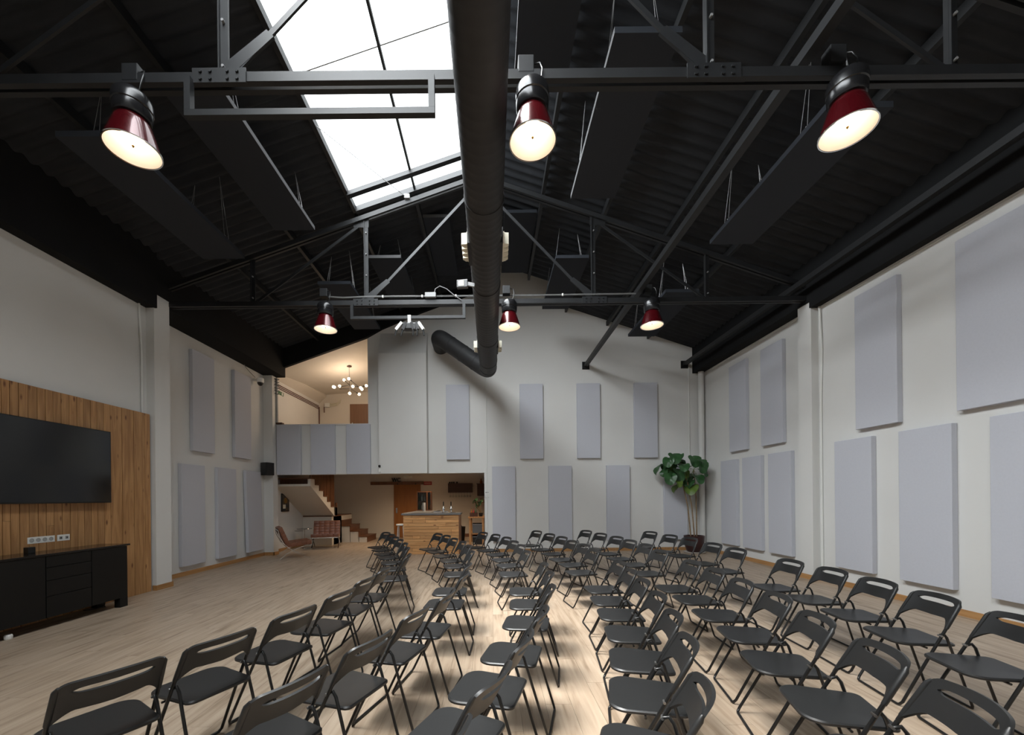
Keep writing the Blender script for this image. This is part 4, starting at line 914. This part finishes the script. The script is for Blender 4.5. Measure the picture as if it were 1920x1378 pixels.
conduit([(5.52, YB-0.014, 0.09), (5.52, YB-0.014, 5.1)], 'thin white conduit down the back wall near the right corner')
conduit([(XRn-0.02, 6.93, 0.09), (XRn-0.02, 6.93, 3.2), (XRn-0.02, 6.90, 4.0), (XRn-0.04, 6.92, 4.79)], 'white conduit beside the right pilaster', 0.018)
conduit([(XLn+0.02, 6.62, 2.99), (XLn+0.02, 6.62, 4.0), (XLn+0.02, 6.58, 4.80)], 'white conduit above the pine cladding beside the left pilaster', 0.016)
conduit([(-5.94, YB-0.03, 3.62), (-5.94, YB-0.03, 4.9)], 'grey riser pipe at the left end of the balcony', 0.028, 'lgrey')
tag(B(-6.02, -5.80, YB-0.06, YB+0.06, 3.616, 3.66).build('pipe_foot', M['darkwood']), 'dark wooden block under the riser pipe on the balcony edge', 'block')
for i in range(3):
    z = 4.88-i*0.05; conduit([(XL+0.012, 11.3, z), (XL+0.012, 14.3, z)], 'brown cable along the upper room side wall, %s of three' % ('top', 'middle', 'bottom')[i], 0.012, 'leatherd')
conduit([(XL+0.02, 14.33, 3.2), (XL+0.02, 14.33, 4.85)], 'dark vertical pipe in the far corner of the upper room', 0.02, 'leatherd')
t = thing('cable_bundle', 'bundle of coiled cables around the top of the riser pipe', 'cable', (-5.93, YB-0.06, 4.45))
for i in range(6): MB().tube([(0.06*math.cos(R(q)), 0.05*math.sin(R(q)), 0.08*i+0.015*math.sin(R(q*2))) for q in range(0, 361, 30)], 0.012, 6).build('coil', M['cable'] if i % 2 else M['grey'], t, 60)
t = thing('junction_box', 'white junction box with bent pipes in the upper room corner', 'box', (-6.0, 14.36, 4.85))
B(0.0, 0.18, -0.05, 0.04, 0, 0.14, ch=0.005).build('box', M['white'], t)
for i in range(3): MB().tube([(0.18, -0.02, 0.03+i*0.04), (0.45+i*0.06, -0.02, 0.06+i*0.05), (0.46+i*0.06, -0.02, 0.18+i*0.05)], 0.012, 6).build('pipe', M['cream'], t, 60)
MB().tube([(-0.02, -0.02, 0.0), (-0.02, -0.02, -0.2)], 0.015, 6).build('pipe', M['leatherd'], t)
# chandelier
t = thing('chandelier', 'branching dark metal chandelier with eleven lit globe bulbs in the upper room', 'chandelier', (-4.34, 12.2, 5.02))
MB().lathe([(0.0, 0.0), (0.07, 0.0), (0.07, -0.025), (0.02, -0.035), (0.0, -0.035)], 20, (0, 0, up_c(-4.34, 12.2)-5.02)).build('ceiling_rose', M['darkwood'], t, 40)
MB().tube([(0, 0, 0), (0, 0, up_c(-4.34, 12.2)-5.05)], 0.006, 6).build('rod', M['black'], t)
BP = [(-4.54,5.21,0.1,0),(-4.27,5.14,-0.25,1),(-4.72,5.05,0.2,2),(-4.77,4.93,-0.15,2),(-4.69,4.88,-0.3,2),(-4.20,4.95,-0.1,0),(-4.04,4.96,0.25,1),(-3.84,5.01,0.05,1),(-3.93,4.88,-0.2,1),(-4.11,4.79,0.2,3),(-4.30,4.74,-0.1,3)]
HB = [(0, 0, 0.0), (0.28, 0, -0.06), (-0.30, 0, -0.05), (0.02, 0, -0.10)]
arms = MB()
arms.tube([HB[0], HB[1]], 0.009, 6); arms.tube([HB[0], HB[2]], 0.009, 6); arms.tube([HB[0], HB[3]], 0.009, 6); arms.tube([HB[3], (-0.28, -0.05, -0.13)], 0.009, 6)
arms.build('frame', M['black'], t, 60)
for x, z, y_, h in BP:
    p = Vector((x+4.34, y_, z-5.02)); a = Vector(HB[h]); d = (p-a).normalized()
    MB().tube([a, p-d*0.085], 0.008, 6).build('arm', M['black'], t, 60)
    MB().tube([p-d*0.10, p-d*0.035], 0.018, 8).build('lamp_holder', M['black'], t, 60)
    MB().lathe([(0.042*math.sin(R(q)), -0.042*math.cos(R(q))) for q in range(0, 181, 20)], 14, p).build('globe_bulb', M['bulb2'], t, 80)
l = bpy.data.lights.new('chandelier_light', 'POINT'); l.energy = 34; l.color = (1.0, 0.78, 0.60); l.shadow_soft_size = 0.35
lo = bpy.data.objects.new('chandelier_light', l); COL.objects.link(lo); lo.parent = t; lo.location = (0, 0, -0.05)
# recessed downlights in the alcove ceiling (above the bar and the lounge)
for i, (x, y_, e_) in enumerate(((-3.0, 13.4, 13), (-1.5, 12.4, 15), (-4.4, 12.6, 5))):
    t = thing('downlight', 'round recessed downlight in the alcove ceiling, '+('over the sliding door side', 'over the bar', 'over the lounge')[i], 'light', (x, y_, 2.45), 0, 'alcove downlights')
    MB().lathe([(0.06, 0.0), (0.075, 0.0), (0.075, -0.008), (0.06, -0.008)], 20, cap=False).build('trim_ring', M['white'], t, 40)
    MB().lathe([(0, -0.002), (0.058, -0.002), (0.058, -0.001), (0, -0.001)], 20).build('lens', M['bulb2'], t, 40)
    l = bpy.data.lights.new('downlight_beam', 'SPOT'); l.energy = e_*9; l.spot_size = R(150); l.spot_blend = 0.8; l.color = (1.0, 0.76, 0.52); l.shadow_soft_size = 0.06
    lo = bpy.data.objects.new('downlight_beam', l); COL.objects.link(lo); lo.parent = t; lo.location = (0, 0, -0.02)

# ------------------------------------------------------------------ staircase
t = thing('staircase', 'brown timber staircase with slatted balustrade rising beyond the armchairs', 'staircase', (0, 0, 0))
X0 = -4.36; RI = 0.188; TR = 0.303; YS0, YS1 = 13.9, 14.9
for i in range(4):
    x1 = X0-i*TR; z = RI*(i+1)
    MB().box(x1-0.02, x1, YS0-0.01, YS1, RI*i, z).build('riser', M['stairwood'], t)
    MB().box(x1-TR, x1+0.015, YS0-0.02, YS1, z-0.005, z+0.03).build('tread', M['stairwood'], t)
    MB().box(x1-TR, x1-0.02, YS0, YS1, 0.0, z-0.005).build('side_wall', M['wall_warm'], t)
MB().box(XL+.003, X0-4*TR+0.3, 13.05, YS1, 0.0, RI*5).build('landing_base', M['wall_warm'], t)
MB().box(XL+.003, X0-4*TR+0.3, 13.04, YS1, RI*5, RI*5+0.03).build('landing', M['stairwood'], t)
MB().box(X0-4*TR+0.27, X0-4*TR+0.30, 13.2, YS0, 0.0, RI*5).build('landing_side', M['wall_warm'], t)
XS = -5.20; NS = 6
for i in range(NS):
    y1 = 13.10-i*0.285; z = 1.10+0.168*(i+1)
    MB().box(XL+.003, XS, y1-0.02, y1, z-0.168, z).build('riser', M['stairwood'], t)
    MB().box(XL+.003, XS+0.012, y1-0.285, y1+0.015, z-0.004, z+0.026).build('tread', M['stairwood'], t)
    nb = 3
    if i < 6:
        for k in range(nb):
            yy = y1-0.285*(k+0.5)/nb; MB().box(XS-0.02, XS+0.01, yy-0.028, yy+0.028, z+0.026, 2.45).build('baluster', M['stairwood'], t)
        MB().box(XS-0.028, XS-0.021, y1-0.285, y1, z+0.026, 2.45).build('screen_backing', M['darkwood'], t)
prof = [(13.10, 0.90)]
for i in range(6): y1 = 13.10-i*0.285; z = 1.10+0.168*(i+1); prof += [(y1, z-0.004-0.168*(0)), (y1-0.285, z-0.004)]
prof = [(13.10, 0.96)]+[p for i in range(6) for p in ((13.10-i*0.285, 1.10+0.168*(i+1)-0.004), (13.10-(i+1)*0.285, 1.10+0.168*(i+1)-0.004))]+[(13.10-6*0.285, 0.96+0.168*5.6)]
MB().poly(prof, 'x', XS-0.08, XS).build('stringer', M['wall_warm'], t)
MB().poly([(13.10, 0.96), (13.10, 1.02), (13.10-6*0.285, 0.96+0.168*5.6+0.06), (13.10-6*0.285, 0.96+0.168*5.6)], 'x', XL+.003, XS-0.08).build('soffit', M['wall_warm'], t)
for zz in (1.4, 1.25): MB().box(XS+0.02, XS+0.07, 13.12, 13.17, 0.97, zz).build('newel', M['stairwood'], t)

# ------------------------------------------------------------------ lounge: two tan leather armchairs and a side table
def lounge(lab, loc, rz, w=0.75):
    t = thing('leather_lounge_chair', lab, 'armchair', loc, rz, 'tan leather lounge chairs')
    # local +X front; X-shaped steel sides
    for s in (-1, 1):
        y_ = s*(w/2-0.03)
        a = [(-0.40, y_, 0.76), (-0.37, y_, 0.60), (-0.27, y_, 0.40), (-0.08, y_, 0.22), (0.10, y_, 0.11), (0.26, y_, 0.03), (0.34, y_, 0.012)]
        b_ = [(-0.36, y_, 0.012), (-0.22, y_, 0.14), (-0.05, y_, 0.235), (0.15, y_, 0.31), (0.36, y_, 0.35)]
        for q in (a, b_):
            m_ = MB()
            for i in range(len(q)-1): m_.bar(q[i], q[i+1], 0.028, 0.013, (0, 0, 1) if abs(q[i+1][2]-q[i][2]) < abs(q[i+1][0]-q[i][0]) else (1, 0, 0))
            m_.build('steel_leg', M['chrome'], t)
    for x, z in ((-0.40, 0.75), (0.36, 0.345), (-0.26, 0.39)): MB().bar((x, -w/2+0.03, z), (x, w/2-0.03, z), 0.013, 0.028).build('crossbar', M['chrome'], t)
    for k in range(8):
        y_ = -w/2+0.07+k*(w-0.14)/7
        MB().bar((-0.39, y_, 0.74), (-0.25, y_, 0.40), 0.012, 0.035, (0, 1, 0)).build('strap', M['leatherd'], t); MB().bar((-0.22, y_, 0.33), (0.34, y_, 0.355), 0.035, 0.012).build('strap', M['leatherd'], t)
    def cushion(l, wd_, th, mtx):
        mb = MB(); nx_, ny_ = 5, 5; 
        for i in range(nx_):
            for j in range(ny_):
                mb.box(-l/2+i*l/nx_+0.001, -l/2+(i+1)*l/nx_-0.001, -wd_/2+j*wd_/ny_+0.001, -wd_/2+(j+1)*wd_/ny_-0.001, 0, th, ch=0.012)
        mb.box(-l/2+.006, l/2-.006, -wd_/2+.006, wd_/2-.006, 0.005, th-0.012)
        return mb.xf(mtx)
    cushion(0.58, w-0.04, 0.10, Matrix.Translation((0.09, 0, 0.335)) @ Matrix.Rotation(R(-5), 4, 'Y')).build('seat_cushion', M['leather'], t, 50)
    cushion(0.46, w-0.04, 0.10, Matrix.Translation((-0.315, 0, 0.585)) @ Matrix.Rotation(R(68), 4, 'Y')).build('back_cushion', M['leather'], t, 50)
    return t
lounge('tan leather lounge chair seen from behind, nearest the left wall baseboard', (-5.20, 10.40, 0), R(34))
lounge('tan leather lounge chair facing the camera, in front of the stairs', (-5.20, 12.42, 0), R(-74), 0.82)
t = thing('side_table', 'small round glass side table on a thin stem between the lounge chairs', 'table', (-5.84, 12.35, 0))
MB().lathe([(0, 0.60), (0.22, 0.60), (0.225, 0.605), (0.22, 0.612), (0, 0.612)], 28).build('upper_top', M['tabletop'], t, 40)
MB().lathe([(0, 0.545), (0.13, 0.545), (0.13, 0.553), (0, 0.553)], 24, (-0.12, -0.1, 0)).build('lower_top', M['tabletop'], t, 40)
MB().tube([(0, 0, 0.01), (0, 0, 0.60)], 0.012, 8).build('stem', M['chrome'], t, 60)
MB().lathe([(0, 0), (0.14, 0), (0.14, 0.008), (0, 0.014)], 24).build('base', M['chrome'], t, 40)
